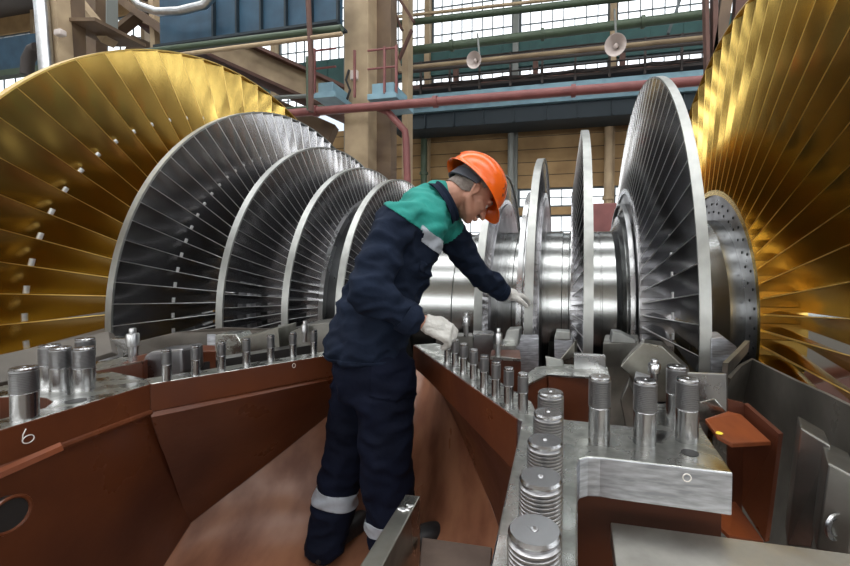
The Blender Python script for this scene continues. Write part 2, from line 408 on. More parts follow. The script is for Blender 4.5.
# right flange: strip + big milled plate
RA, RB_ = Vector((-.549, 1.553, 0)), Vector((-.118, .967, 0))
back = zp((440, 344), (532, 402))
pl = zp((616, 425), (655, 404), (690, 401), (703, 430), (733, 473))
front = [PZ(733, 473)] + zp((600, 457.5), (588, 457), (580, 459), (577, 464)) + [Vector((.017, .70, 0)), Vector((.010, .26, 0)), Vector((-.084, .26, 0))] + [Vector((-.106, .955, 0))]
poly = [RA, RB_] + front[::-1][0:1] + front[::-1][1:]      # placeholder order fixed below
poly = [RA, line_ext(RB_, RA, .25), line_ext(RB_, RA, .25)+Vector((.08, .06, 0))] + back + zp((537, 414), (562, 419), (609, 424), (636, 427)) + pl[1:] + front[1:] + [RB_]
rp_ = MB().prism([(p.x, p.y) for p in poly], -.078, 0); bmesh.ops.recalc_face_normals(rp_.b, faces=rp_.b.faces); rp_.b.normal_update()
cpart(side_mats(rp_), 'flange_plate', [M['flange'], M['milled']], bevel=.0025)
for u, v, r in ((690, 453, .016),):
    c = PZ(u, v); cpart(MB().lathe([(-.0005, r), (.001, r), (.001, .0001)], (c.x, c.y, 0), n=24), 'bolt_hole', M['dark'])  # again a flat dark disc in place of a shaded hole
# chalk rings and figures on the casing
def ring_mark(c, nrm, r, w=.0022, sx=1.0):
    q = Vector(nrm).normalized().to_track_quat('Z', 'Y').to_matrix().to_4x4(); pts = [Vector(c)+q@Vector((r*sx*math.cos(a), r*math.sin(a), .001)) for a in [2*PI*k/20 for k in range(21)]]
    cpart(MB().tube(pts, w/2, 6, False), 'chalk_mark', M['chalk'])
nW = (L1-L0).normalized().cross(Vector((0, 0, 1)))
ring_mark(L1.lerp(L3, .47)+Vector((0, 0, -.018)), (L2-L1).cross(Vector((0, 0, 1))), .008, sx=.7)
fr_ = PZ(687, 470); ring_mark(Vector((fr_.x, fr_.y-.0, -.014)), (0, -1, 0), .007)
c6 = L0.lerp(L1, .14)+nW*.0015+Vector((0, 0, -.035)); dl = (L1-L0).normalized()
pts = []
for k in range(19):
    a = 2*PI*k/16; pts.append(c6+dl*.011*math.cos(a)+Vector((0, 0, -.006+.009*math.sin(a))))
pts2 = [c6-dl*.011+Vector((0, 0, -.006)), c6-dl*.010+Vector((0, 0, .008)), c6-dl*.004+Vector((0, 0, .020))]
cpart(MB().tube(pts, .0012, 6, False).tube(pts2, .0012, 6, False), 'chalk_figure', M['chalk'])
# red brown beams under the flange edges
def wall_quad(tops, bots, th=.02):
    mb = MB(); n = 6
    rows = [[Vector(t).lerp(Vector(b), k/n) for k in range(n+1)] for t, b in zip(tops, bots)]
    mb.grid(rows, th); return mb
down = Vector((0, 0, -FT)); ledge = .022
inn = nW*-ledge
# sheet boundaries, left and right (position at a chosen distance)
Lb = [PD(400, 365, 2.4), PD(378, 378, 2.1), PD(335, 405, 1.88), PD(262, 463, 1.75), PD(187, 520, 1.6), PD(150, 566, 1.48), PD(110, 640, 1.3)]
Rb = [PD(431, 364, 2.4), PD(436, 381, 2.1), PD(452, 415, 1.78), PD(470, 455, 1.62), PD(490, 503, 1.46), PD(510, 560, 1.30), PD(535, 640, 1.10)]
zc = [-.24, -.50, -.74, -.80, -.82, -.84, -.86]
rows = []
for a, b, z in zip(Lb, Rb, zc):
    row = []
    for k in range(25):
        s = k/24; p = a.lerp(b, s); base = p.z; w = math.sin(PI*s)**.6 if 0 < s < 1 else 0
        row.append(Vector((p.x, p.y, base*(1-w)+z*w)))
    rows.append(row)
# densify along the length with smooth interpolation
def cr(p0, p1, p2, p3, t): return .5*((2*p1)+(-p0+p2)*t+(2*p0-5*p1+4*p2-p3)*t*t+(-p0+3*p1-3*p2+p3)*t**3)
dense = []
for i in range(len(rows)-1):
    for k in range(6):
        t = k/6; R4 = [rows[max(i-1, 0)], rows[i], rows[i+1], rows[min(i+2, len(rows)-1)]]
        dense.append([cr(R4[0][j], R4[1][j], R4[2][j], R4[3][j], t) for j in range(25)])
dense.append(rows[-1])
for B_ in (Lb, Rb): cpart(MB().tube([p+Vector((0, 0, .003)) for p in [cr(B_[max(i-1,0)], B_[i], B_[min(i+1,6)], B_[min(i+2,6)], k/5) for i in range(6) for k in range(5)]], .005, 8), 'weld_seam', M['redfloor'], smooth=True)
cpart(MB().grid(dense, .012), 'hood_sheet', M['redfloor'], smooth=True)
FLOOR_ROWS = dense
# left walls
tl = [L00+down-nW*ledge, L0+down-nW*ledge, L1+down-nW*ledge]
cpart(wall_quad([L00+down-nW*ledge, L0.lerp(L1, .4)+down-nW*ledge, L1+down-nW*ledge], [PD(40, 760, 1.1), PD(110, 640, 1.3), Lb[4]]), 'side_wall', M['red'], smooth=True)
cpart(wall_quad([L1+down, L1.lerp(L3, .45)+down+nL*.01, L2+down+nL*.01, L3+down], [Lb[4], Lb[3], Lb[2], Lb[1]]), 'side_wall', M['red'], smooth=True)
cpart(MB().tube([L1+down, Vector(L1+down).lerp(Lb[4], .5), Lb[4]], .008, 8), 'weld_seam', M['red'], smooth=True)
cpart(MB().tube([L00+down+nW*0.0, L0+down, L1+down], .009, 8), 'weld_seam', M['red'], smooth=True)
# ledge plate and lifting hole, lower left
e0, e1 = PD(0, 473, .86), PD(62, 444, .93)
lp = MB(); lp.bar(PD(-60, 500, .80), PD(62, 446, .93), .03, .012); cpart(lp, 'ledge', M['orange'])
hc = PD(2, 514, .86); cpart(MB().tube([hc, hc+nW*.02], .036, 24), 'eye_ring', M['dark']); 
rg = MB(); qn = nW.to_track_quat('Z', 'Y').to_matrix().to_4x4()
rg.tube([hc+qn@Vector((.036*math.cos(a), .036*math.sin(a), .02)) for a in [2*PI*k/24 for k in range(25)]], .004, 8, False); cpart(rg, 'eye_ring', M['red'], smooth=True)
# right walls
RC = Vector((-.104, .93, 0))
oR = Vector((-.0033, -.0024, -.0006)); cpart(MB().solid([RA+oR, RB_+oR, RB_+oR+Vector((0, 0, -.13)), RA+oR+Vector((0, 0, -.10))], (.003, .002, 0)), 'flange_beam', M['red'])
cpart(MB().solid([line_ext(RB_, RA, .25)+oR, RA+oR, RA+oR+Vector((0, 0, -.10)), line_ext(RB_, RA, .25)+oR+Vector((0, 0, -.10))], (.003, .002, 0)), 'flange_beam', M['red'])
cpart(wall_quad([line_ext(RB_, RA, .25)+Vector((.01, .01, -.10)), RA+Vector((.01, .01, -.10)), RA.lerp(RB_, .5)+Vector((.01, .01, -.115)), RB_+Vector((.01, .01, -.13)), Vector((-.104, .60, -.078)), Vector((-.09, .26, -.078))],
                [Rb[0], Rb[1], Rb[2], Rb[4], Rb[5], Rb[6]], -.02), 'side_wall', M['red'], smooth=True)
cpart(MB().box((-.10, .26, -.7), (-.0, .95, -.079)), 'web_plate', M['red'])
cpart(MB().box((.0, .88, -.9), (.30, .93, -.079)), 'web_plate', M['red'])
cpart(MB().box((-.0, .26, -.62), (.9, .9, -.58)), 'web_plate', M['red'])
# bar and rib in front of the worker
zt = -.142
bp_ = zp((405.5, 494), (420.5, 495.5), (383, 566), (359, 566), z=zt)
far = [bp_[0], bp_[1]]; nr = [line_ext(bp_[1], bp_[2], .18), line_ext(bp_[0], bp_[3], .18)]
cpart(MB().solid([far[0], far[1], nr[0], nr[1]], (0, 0, -.16)), 'stiffener_bar', M['worn'], bevel=.003)
wd = MB()
for k in range(16): p = bp_[0].lerp(bp_[1], .15+.7*random.random())+(bp_[2]-bp_[1])*(.18+.12*random.random()); wd.sphere(p+Vector((0, 0, .001)), .003+.003*random.random(), 8, 6, (1, 1, .4))
cpart(wd, 'weld_bead', M['steel'], smooth=True)
rb = zp((422, 537), (492, 547), (480, 700), (405, 700), z=-.235)
cpart(MB().solid(rb, (0, 0, -.02)), 'rib_plate', M['brownsteel'], bevel=.002)
# -------- ledges, diaphragm halves and brackets along the rotor (their joint faces lie in the flange plane)
def vblock(u0, u1, vt, vb, th, name, m, z=0.0, bev=.004, dv=0, parent=None):
    d0 = (PZ((u0+u1)/2, vt, z)-CAM).dot(FW)
    P = [PD(u0, vt, d0), PD(u1, vt+dv, d0), PD(u1, vb+dv, d0), PD(u0, vb, d0)]
    d = ray((u0+u1)/2, vt); d.z = 0; d.normalize()
    return cpart(MB().solid(P, d*th), name, M[m], bevel=bev)
def fpoly(px, d, off, name, m, bev=.004):
    return cpart(MB().solid([PD(u, v, dd) for (u, v), dd in zip(px, d if isinstance(d, (list, tuple)) else [d]*len(px))], off), name, M[m], bevel=bev)
def capscrew(u, vb, vt, w):
    p = PZ(u, vb, 0); d = (p-CAM).dot(FW); h = (vb-vt)*d/F; r = w*d/F/2
    mb = MB().lathe([(0, r*.62), (h*.45, r*.62), (h*.45, r*.9), (h*.47, r), (h*.80, r), (h*.84, r*.9), (h*.84, r*.55), (h*.98, r*.55), (h, r*.5), (h, .0002)], p, n=24)
    cpart(mb, 'cap_screw', M['steel'], smooth=True, ang=35)
BACK = Vector((-.05, .22, 0))
# left side
fpoly([(-40, 363), (108, 331), (112, 352), (60, 368), (-40, 392)], [1.55, 2.0, 1.9, 1.7, 1.45], (0, .03, -.02), 'guide_sheet', 'guide')
fpoly([(138, 341), (175, 332), (225, 327), (290, 329), (300, 345), (200, 366), (138, 376)], [2.2, 2.22, 2.25, 2.3, 2.3, 2.2, 2.15], (0, .03, -.02), 'guide_sheet', 'guide')
fpoly([(91, 371), (143, 361), (143, 384), (91, 384)], 1.47, (-.1, .20, 0), 'inner_flange', 'red')
fpoly([(91, 371), (116, 366), (143, 361), (143, 358), (120, 357), (98, 362)], [1.47, 1.47, 1.47, 1.6, 1.7, 1.6], (0, 0, -.01), 'inner_flange_face', 'flange', 0)
vblock(98, 111, 338, 362, .03, 'diaphragm_end', 'milled'); vblock(110, 133, 339, 362, .10, 'diaphragm', 'steel', dv=-1)
capscrew(133, 361, 328, 11)
fpoly([(143, 356), (150, 352), (182, 349), (183, 374), (170, 384), (143, 384)], 1.50, (-.03, .12, 0), 'bearing_lug', 'disc', .01)
vblock(199, 216, 351, 378, .15, 'inner_flange', 'red')
vblock(207, 216, 335, 353, .03, 'diaphragm_end', 'milled'); fpoly([(215, 335), (236, 334), (243, 345), (238, 366), (226, 366), (215, 352)], 1.95, (-.03, .12, 0), 'diaphragm', 'flange')
fpoly([(240, 338), (278, 328), (280, 350), (240, 362)], 1.95, (-.05, .2, 0), 'diaphragm', 'worn')
vblock(278, 289, 326, 350, .06, 'diaphragm_end', 'steel'); fpoly([(289, 333), (303, 326), (330, 322), (332, 352), (289, 354)], 1.95, (-.05, .2, 0), 'diaphragm', 'dull')
capscrew(305, 342, 321, 7)
vblock(318, 334, 330, 352, .1, 'diaphragm', 'flange')
# shelf behind the left studs
sh = zp((108, 376), (200, 361), (330, 338), (340, 330), (180, 350), (108, 366), z=-.02)
fpoly([(95, 380), (330, 342), (332, 420), (95, 430)], [1.5, 2.0, 2.0, 1.5], (-.03, .1, 0), 'inner_wall', 'dark', 0)  # dark plane, the shade inside the casing put into its colour
fpoly([(-60, 380), (95, 370), (95, 460), (-60, 460)], [1.6, 1.75, 1.75, 1.6], (-.03, .1, 0), 'inner_wall', 'dark', 0)  # same dark plane for the shade further left
# middle, behind the right studs
vblock(436, 473, 336, 362, .1, 'diaphragm', 'dull'); vblock(473, 494, 334, 362, .12, 'diaphragm', 'steel')
capscrew(466, 336, 313, 8); capscrew(498, 357, 328, 9)
fpoly([(503, 342), (507, 330), (520, 329), (518, 346), (503, 352)], 1.98, (0, .1, 0), 'keeper_bracket', 'shroud')
vblock(494, 516, 345, 360, .15, 'diaphragm', 'flange')
vblock(515, 539, 338.5, 392, .12, 'diaphragm', 'milled')
vblock(490, 521, 358, 392, .16, 'inner_flange', 'red')
fpoly([(490, 357), (521, 359), (521, 356), (500, 353)], [1.6, 1.6, 1.7, 1.75], (0, 0, -.01), 'inner_flange_face', 'flange', 0)
vblock(554, 573, 339, 368, .15, 'diaphragm', 'milled', dv=1)
fpoly([(554, 340), (556, 331), (570, 332), (571, 340)], 2.0, (0, .08, 0), 'keeper_bracket', 'shroud')
fpoly([(545, 356), (563, 360), (565, 371), (547, 370)], 1.48, (0, .05, -.01), 'keeper_bracket', 'shroud')
fpoly([(556, 364), (575, 341), (575, 372), (560, 372)], 1.65, (.01, .05, 0), 'diaphragm', 'worn')
fpoly([(574, 354), (606, 356), (606, 376), (574, 373)], 1.44, (.0, .03, 0), 'diaphragm_end', 'steel')
fpoly([(520, 390), (548, 375), (548, 425), (520, 425)], [1.24, 1.37, 1.37, 1.24], (.05, .12, 0), 'inner_flange', 'red')
fpoly([(548, 375), (609, 378), (611, 432), (548, 432)], 1.36, (.0, .10, 0), 'inner_flange', 'red')
cpart(MB().solid(zp((518, 389), (547, 374.5), (610, 378), (607, 367), (562, 364), (536, 367), (520, 380), z=.004), (0, 0, -.006)), 'inner_flange_face', M['flange'])
vblock(603, 640, 343, 450, .25, 'diaphragm', 'dull')
fpoly([(611, 343), (613, 332), (622, 333), (636, 340), (636, 344)], 1.95, (0, .1, 0), 'keeper_bracket', 'shroud')
# concave worn plate segment
arc = []
A_, B_ = (619.5, 367), (636, 398)
fpoly([(643, 343), (662, 346), (690, 372), (690, 402), (655, 402), (637, 400), (635, 388), (631, 377), (620, 367), (629, 356)], 1.52, (.02, .10, 0), 'diaphragm', 'worn')
fpoly([(628, 383), (640, 402), (640, 430), (626, 430), (620, 400)], 1.45, (.02, .1, 0), 'diaphragm', 'dull')
fpoly([(634, 378), (655, 384), (655, 404), (636, 400)], 1.36, (.02, .1, 0), 'diaphragm', 'milled')
capscrew(654, 384, 359, 12)
fpoly([(686, 372.5), (726, 374), (727, 412), (715, 416), (686, 404)], 1.36, (.01, .012, 0), 'diaphragm_end', 'steel')
fpoly([(711, 338), (724, 337), (737, 347), (734, 376), (711, 376)], 1.66, (.02, .15, 0), 'diaphragm', 'milled')
fpoly([(690, 404), (715, 398), (727, 412), (727, 420), (700, 420)], 1.25, (.0, .06, -.03), 'diaphragm', 'flange')
# lip and curved stained guide sheet at the right
lipp = [(PD(748, 352, 1.62)), PD(738, 364, 1.54), PD(727, 376, 1.45)]
cpart(MB().grid([[p, p+Vector((-.018, 0, .0))] for p in lipp], .05), 'sheet_lip', M['dull'])
top = [PD(727, 377, 1.46), PD(738, 365, 1.55), PD(752, 358, 1.60), PD(775, 369, 1.50), PD(800, 381, 1.38), PD(830, 394, 1.25), PD(880, 418, 1.05), PD(960, 450, .85)]
bot = [PD(715, 540, 1.55), PD(730, 570, 1.5), PD(745, 590, 1.45), PD(770, 600, 1.38), PD(800, 600, 1.30), PD(830, 600, 1.2), PD(880, 600, 1.05), PD(960, 600, .9)]
g_ = []
for t, b in zip(top, bot):
    g_.append([t.lerp(b, k/10) + Vector((.02, .18, -.05))*math.sin(PI*k/10)*.9 for k in range(11)])
cpart(MB().grid(g_, .012), 'guide_sheet', M['cone'], smooth=True)
# orange welded bracket
D0 = 1.18
OB = dict(a=PD(705, 418.5, 1.12), b=PD(728, 411, 1.24), c=PD(741, 414, 1.24), d=PD(771, 441.5, 1.14), e=PD(732, 443.5, 1.06), f=PD(717, 435, 1.06))
cpart(MB().solid([OB[k] for k in 'abcdef'], (0, 0, -.012)), 'bracket_shelf', M['orange'], bevel=.002)
fin = [PD(728, 399.5, 1.245), PD(744, 403.5, 1.245), PD(779, 434, 1.14), PD(765, 542, 1.14), PD(735, 520, 1.22), PD(730, 440, 1.245)]
cpart(MB().solid([fin[0], fin[1], PD(742, 520, 1.245), PD(728, 505, 1.245)], (.0, .012, 0)), 'bracket_web', M['red'])
cpart(MB().solid([fin[1], fin[2], fin[3], PD(742, 505, 1.245)], (.014, .008, 0)), 'bracket_web', M['red'])
cpart(MB().solid([PD(702, 509, 1.12), PD(735, 501, 1.24), PD(764, 541, 1.14), PD(729, 535, 1.06)], (0, 0, -.012)), 'bracket_shelf', M['orange'], bevel=.002)
c = OB['f']+Vector((.008, .012, .001)); cpart(MB().lathe([(0, .010), (.001, .010), (.001, .0001)], c, n=20), 'paint_dab', M['yellow'])
# supporting body of the casing below the rotor; dark walls paint in the shade
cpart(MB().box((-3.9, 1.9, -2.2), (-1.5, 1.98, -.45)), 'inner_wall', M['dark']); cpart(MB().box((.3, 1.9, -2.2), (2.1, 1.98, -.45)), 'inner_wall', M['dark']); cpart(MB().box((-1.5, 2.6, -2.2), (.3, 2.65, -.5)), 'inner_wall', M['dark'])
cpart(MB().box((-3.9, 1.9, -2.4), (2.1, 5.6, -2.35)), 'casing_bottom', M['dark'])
cpart(MB().box((-3.9, 5.5, -2.35), (2.1, 5.6, -.02)), 'far_wall', M['red'])
cpart(MB().box((-3.9, 5.2, -.10), (2.1, 5.6, -.02)), 'flange', M['flange'])
cpart(MB().box((-3.2, .2, -1.2), (1.9, 1.95, -1.1)), 'casing_bottom', M['red'])
cpart(MB().box((-3.2, .2, -3.0), (-3.0, 1.9, -1.1)), 'support_foot', M['red'])
cpart(MB().box((1.7, .2, -3.0), (1.9, 1.9, -1.1)), 'support_foot', M['red'])
# half-ring diaphragms between the wheels, below the joint plane
for x, r0, r1 in ((-.22, .68, 1.12), (.22, .68, 1.12), (.62, .70, 1.2), (-.62, .70, 1.2), (.95, .70, 1.35), (-.95, .70, 1.35), (1.32, .70, 1.6), (-1.32, .70, 1.6)):
    mb = MB().lathe([(C0+x-.05, r0), (C0+x+.05, r0), (C0+x+.05, r1), (C0+x-.05, r1), (C0+x-.05, r0)], (0, AXY, 0), axis='X', n=48, a0=math.radians(-14), a1=math.radians(-166), closed=False)
    cpart(mb, 'diaphragm_ring', M['dull'], smooth=True, ang=30)
# orange painted body glimpsed below the right gold wheel
cpart(MB().box((1.9, 3.2, -1.3), (3.0, 4.0, -.9)), 'end_wall', M['orange'])

# loose plate and the two lifting blocks at the lower right
pp = zp((610.5, 522), (900, 560), (960, 760), (660, 760), (616, 568), z=-.12)
cc = sum(pp, Vector())/5
mb = MB().solid([p-cc for p in pp], (0, 0, -.035)); o = mb.build('steel_plate', M['plate'], loc=cc, bevel=.002)
props(o, 'large flat worn steel plate below the studded milled flange plate', 'plate')
def lblock(px, d, off, label):
    P = [PD(u, v, dd) for (u, v), dd in zip(px, d)]; c = sum(P, Vector())/len(P)
    o = empty('lifting_block', c, label, 'block', 'dark steel blocks beside the guide sheet')
    MB().solid([p-c for p in P], off).build('body', M['dull'], o, bevel=.004)
    return o, c
o, c = lblock([(801, 428), (831, 446), (812, 548), (787, 546)], [1.02, .95, .95, 1.02], (.04, .10, 0), 'narrow dark steel block, the left one of two standing beside the stained curved sheet')
o, c = lblock([(828, 463), (860, 480), (850, 556), (816, 550)], [.88, .84, .84, .88], (.06, .14, 0), 'wider dark steel block with a round steel hole, nearest the right edge')
MB().lathe([(0, .028), (-.006, .028), (-.006, .018), (.0, .018)], (0, 0, 0), n=24, closed=False).build('bushing', M['steel'], o, smooth=True, loc=PD(837, 528, .855)-c).rotation_euler = (PI/2, 0, .5)

# ================================================================== HALL
def struct(mb, name, m, **k):
    o = mb.build(name, m, **k); o['kind'] = 'structure'; return o
XL, XR, YB, YW, ZF, ZC = -34, 26, -14, 16.0, -3.0, 13.5
struct(MB().box((XL, YB, ZF-.3), (XR, YW+.3, ZF)), 'floor', M['floor'])
struct(MB().box((XL-.3, YB, ZF), (XL, YW+.3, ZC)), 'wall_left', M['hall'])
struct(MB().box((XR, YB, ZF), (XR+.3, YW+.3, ZC)), 'wall_right', M['hall'])
# ceiling with roof-light openings (strips along x)
rl = [(-9, -6), (-2, 1.5), (6, 9)]
ce = MB(); ys = YB
for a, b in rl: ce.box((XL, ys, ZC), (XR, a, ZC+.25)); ys = b
ce.box((XL, ys, ZC), (XR, YW+.3, ZC+.25)); struct(ce, 'ceiling', M['roof'])
wn = [0]
def window(lo, hi, nx, nz, pane='pane', y=YW+.12, bar=.035, axis='y'):
    wn[0] += 1
    fr = MB(); (x0, z0), (x1, z1) = lo, hi; t = .07
    def bx(a, b, c, d, th=.05): fr.box((a, y-th, c), (b, y+th, d))
    bx(x0, x0+t, z0, z1); bx(x1-t, x1, z0, z1); bx(x0+t, x1-t, z0, z0+t); bx(x0+t, x1-t, z1-t, z1)
    for i in range(1, nx): q = x0+(x1-x0)*i/nx; bx(q-bar/2, q+bar/2, z0+t, z1-t, .03)
    for i in range(1, nz): q = z0+(z1-z0)*i/nz; bx(x0+t, x1-t, q-bar/2, q+bar/2, .025)
    o = struct(fr, 'window_%d' % wn[0], M['muntin'])
    MB().box((x0+.02, y+.06, z0+.02), (x1-.02, y+.075, z1-.02)).build('pane', M[pane], o)
    return o
# far wall: bays of 3.3 m with pilasters; bands: plinth, low windows, ochre panels, windows, teal, windows
bays = [XL+.3+3.3*i for i in range(19)]
def wall_band(z0, z1, mt, name='wall_back'):
    pass
wb = MB()
zl0, zl1, zm, zt = -1.0, 2.32, .35, 6.1
for a, b in ((ZF, -.9), (2.35, 2.65), (3.4, 6.15), (7.0, 7.25)): wb.box((XL, YW, a), (XR, YW+.3, b))
wb.box((XL, YW, 12.6), (XR, YW+.3, ZC))
struct(wb, 'wall_back', M['panel'])
tb = MB().box((XL, YW-.02, 8.15), (XR, YW+.28, 9.25)); 
for i in range(60): x = XL+.5+i*1.1; tb.box((x-.02, YW-.045, 8.15), (x+.02, YW-.02, 9.25))
struct(tb, 'trim_1', M['teal'])
_x0 = PY(516, 60, YW).x; bx_ = [_x0+3.62*(i-9) for i in range(17)]
for i in range(16):
    x0, x1 = bx_[i]+.12, bx_[i+1]-.12
    if -13 < x0 < 10:
        window((x0, -.9), (x1, 2.35), 6, 5); window((x0, 2.65), (x1, 3.4), 6, 2)
        window((x0, 7.25), (x1, 8.15), 8, 2); window((x0, 9.25), (x1, 12.6), 8, 6)
    elif i % 2: window((x0, 9.25), (x1, 12.6), 4, 3)
for i in range(17):
    pl = MB().box((bx_[i]-.11, YW-.2, ZF), (bx_[i]+.11, YW+.3, ZC))
    o = struct(pl, 'wall_back_pilaster', M['wire'] if i % 2 else M['tan'])
# panel joints of the ochre wall
jn = MB()
for k in range(1, 6): z = 3.4+k*.5; jn.box((XL, YW-.012, z-.012), (XR, YW, z+.012))
struct(jn, 'trim_2', M['joint'])
# pipes and cables standing in front of the wall
def pipe(name, pts, r, m, label=None, cat='pipe', group=None, n=12, joints=()):
    pts = [Vector(p) for p in pts]
    o = MB().tube(pts, r, n).build(name, M[m], smooth=True)
    for j in joints:
        d = (pts[-1]-pts[0]).normalized(); c = pts[0].lerp(pts[-1], j)
        MB().tube([c-d*.05, c+d*.05], r*1.35, n).build('collar', M[m], o, smooth=True)
    return props(o, label, cat, group)
yA = 15.5
a = PY(511, 123, yA); b = PY(513, 262, yA)
pipe('downpipe', [(a.x, yA, 5.4), (a.x, yA, -1)], .12, 'wire', 'grey downpipe on the ochre wall left of the blade wheels', joints=(.3, .6))
a = PY(609, 123, yA); pipe('downpipe', [(a.x, yA, 5.4), (a.x, yA, -1)], .15, 'tan', 'tan downpipe on the ochre wall behind the large steel wheel', joints=(.4,))
a = PY(424, 130, yA); pipe('downpipe', [(a.x, yA, 5.4), (a.x, yA, 2)], .13, 'green', 'dark green downpipe on the ochre wall beside the tan column', joints=(.4,))
# dark blue crane-way beam with its lit top painted pale and the cable walkway above
cw = empty('crane_beam', (-4, 15, 5.4), 'long dark blue crane beam running along the ochre wall', 'beam')
def P_(p): return tuple(Vector(p) - Vector((-4, 15, 5.4)))
MB().box(P_((-6.6, 14.3, 5.4)), P_((XR-.5, 15.4, 5.95))).build('web', M['navyb'], cw, bevel=.02)
MB().box(P_((-6.6, 14.15, 5.95)), P_((XR-.5, 15.4, 6.15))).build('upper_web', M['lblue'], cw, bevel=.01)  # paler blue stands for the light on the upper web
MB().box(P_((-6.6, 14.0, 6.15)), P_((XR-.5, 15.5, 6.22))).build('top_flange', M['lblue'], cw)
lb = MB()
for i in range(28): x = -5.3+i*1.1; lb.box(P_((x, 14.24, 5.42)), P_((x+.05, 14.3, 5.93)))
lb.build('stiffener', M['navyb'], cw)
MB().box(P_((-6.6, 13.95, 6.22)), P_((XR-.5, 14.0, 6.5))).build('kick_plate', M['lblue'], cw)
wk = empty('cable_walkway', (-4, 14.6, 6.6), 'rust brown walkway with railings and cables above the dark blue beam', 'walkway')
def Q_(p): return tuple(Vector(p) - Vector((-4, 14.6, 6.6)))
MB().box(Q_((-6.4, 13.9, 6.62)), Q_((9, 15.5, 6.70))).build('deck', M['girder'], wk)
MB().box(Q_((-6.4, 15.2, 6.75)), Q_((9, 15.3, 7.45))).build('back_screen', M['rust'], wk)
for z in (7.0, 7.3, 7.62): MB().tube([Q_((-6.4, 13.9, z)), Q_((9, 13.9, z))], .028, 8).build('rail', M['girder'], wk)
for i in range(14): x = -5.3+i*1.08; MB().box(Q_((x-.035, 13.86, 6.5)), Q_((x+.035, 13.94, 7.65))).build('rail_post', M['girder'], wk)
for i in range(7):
    pts = []; y = 14.1+.12*i; z = 6.85+.07*(i % 4)
    for k in range(30): pts.append(Q_((-5.4+k*.5, y, z+.05*math.sin(k*1.3+i*2)+.03*noise.noise((k*.7, i, 0)))))
    MB().tube(pts, .022, 6).build('cable', M['girder'], wk)
MB().box(Q_((-6.4, 14.9, 7.95)), Q_((9, 15.1, 8.12))).build('upper_chord', M['girder'], wk)
for i in range(5): x = -4.3+i*3; MB().box(Q_((x-.09, 14.9, 6.7)), Q_((x+.09, 15.1, 8.0))).build('upright', M['rust'], wk)
# pipes seen high on the wall
pipe('long_pipe', [PY(396, 52.5, 12.6), PY(716, 13, 12.6)], .13, 'green', 'thick green pipe under the upper windows', joints=(.2, .5, .8))
pipe('long_pipe', [PY(396, 24, 12.6), PY(640, -4, 12.6)], .10, 'green', 'upper thin green pipe crossing the high windows')
pipe('long_pipe', [PY(396, 17, 12.9), PY(620, -8, 12.9)], .05, 'tan', 'thin tan pipe just above the upper green pipe')
pipe('long_pipe', [PY(396, 69, 13.4), PY(712, 37, 13.4)], .07, 'tan', 'tan conduit below the teal wall band')
pipe('long_pipe', [PY(396, 73, 13.2), PY(712, 42, 13.2)], .05, 'girder', 'dark conduit running below the tan conduit')
# faded red pipe with its branch
rp = pipe('steam_pipe', [PY(262, 115.5, 9.05), PY(706, 80.5, 9.05)], .10, 'pink', 'long faded red pipe crossing in front of the tan column', joints=(.15, .45, .75))
pipe('branch_pipe', [PY(378, 108, 9.3), PY(388, 112, 9.2), PY(405, 131, 9.2), PY(406, 138, 9.2), PY(408, 200, 9.2), PY(409, 300, 9.2)], .085, 'pink', 'dark red branch pipe bending down beside the tan column')
# tan column with blue instrument platforms
cx0 = PY(344, 100, 10).x; cx1 = PY(368, 100, 10).x
tc = MB().box((cx0, 10, ZF), (cx1, 10.9, ZC)); tcol = struct(tc, 'column_front', M['tan'], bevel=.03)
tc2 = MB().box((cx1, 10.5, ZF), (cx1+.42, 10.9, ZC)); struct(tc2, 'column_side', M['tand'])  # darker paint stands in for shade on the column's side face
#tc3 = MB().box((cx1+.75, 11.5, ZF), (cx1+1.2, 12.3, ZC)); struct(tc3, 'column_rear', M['tan'])
a = PY(402, 60, 12); b = PY(408, 60, 12)
struct(MB().box((a.x, 12, ZF), (b.x, 12.4, ZC)), 'column_rear', M['tan'])
for (u0, v0, u1, v1, w, m) in ((388, 0, 400, 72, 3, 'tan'), (392, 6, 402, 30, 2.5, 'rust'), (400, 0, 414, 22, 3, 'rust'), (412, 30, 399, 60, 2, 'rust')):
    a, b = PY(u0, v0, 11.2), PY(u1, v1, 11.2)
    o = props(MB().bar(a, b, .12, w*11.2/F, up=(b-a).cross(Vector((0, 1, 0)))).build('column_brace', M[m]), {388: 'long tan brace leaning beside the tan column', 392: 'short brown brace at the top right of the tan column', 400: 'upper brown brace reaching from the column to the high windows', 412: 'thin brown brace crossing before the narrow rear column'}[u0], 'brace', 'braces beside the tan column')
def platform(x0, x1, y, z, label, post):
    o = empty('instrument_platform', ((x0+x1)/2, y, z), label, 'platform', 'pale blue platforms on the tan column')
    c = Vector(((x0+x1)/2, y, z))
    MB().box(Vector((x0, y-.5, z))-c, Vector((x1, y+.6, z+.14))-c).build('deck', M['lblue'], o, bevel=.01)
    MB().box(Vector((x0+.1, y-.45, z+.14))-c, Vector((x1-.1, y+.4, z+.40))-c).build('box', M['lblue'], o, bevel=.015)
    for x in post:
        MB().box(Vector((x-.025, y-.5, z+.1))-c, Vector((x+.025, y-.45, z+1.25))-c).build('rail_post', M['pink'], o)
    for zz in (1.2, .75):
        MB().tube([Vector((x0, y-.47, z+zz))-c, Vector((x1, y-.47, z+zz))-c], .025, 8).build('rail', M['pink'], o)
a = PY(325, 106, 9.7); b = PY(347, 104, 9.7)
platform(a.x, b.x-.03, 9.7, a.z, 'pale blue platform on the left side of the tan column', (a.x+.02,))
a = PY(371, 103, 9.4); b = PY(400, 101, 9.4)
platform(a.x, b.x, 9.7, a.z, 'pale blue railed platform on the right side of the tan column', (a.x-.35, a.x+.45, b.x-.02))
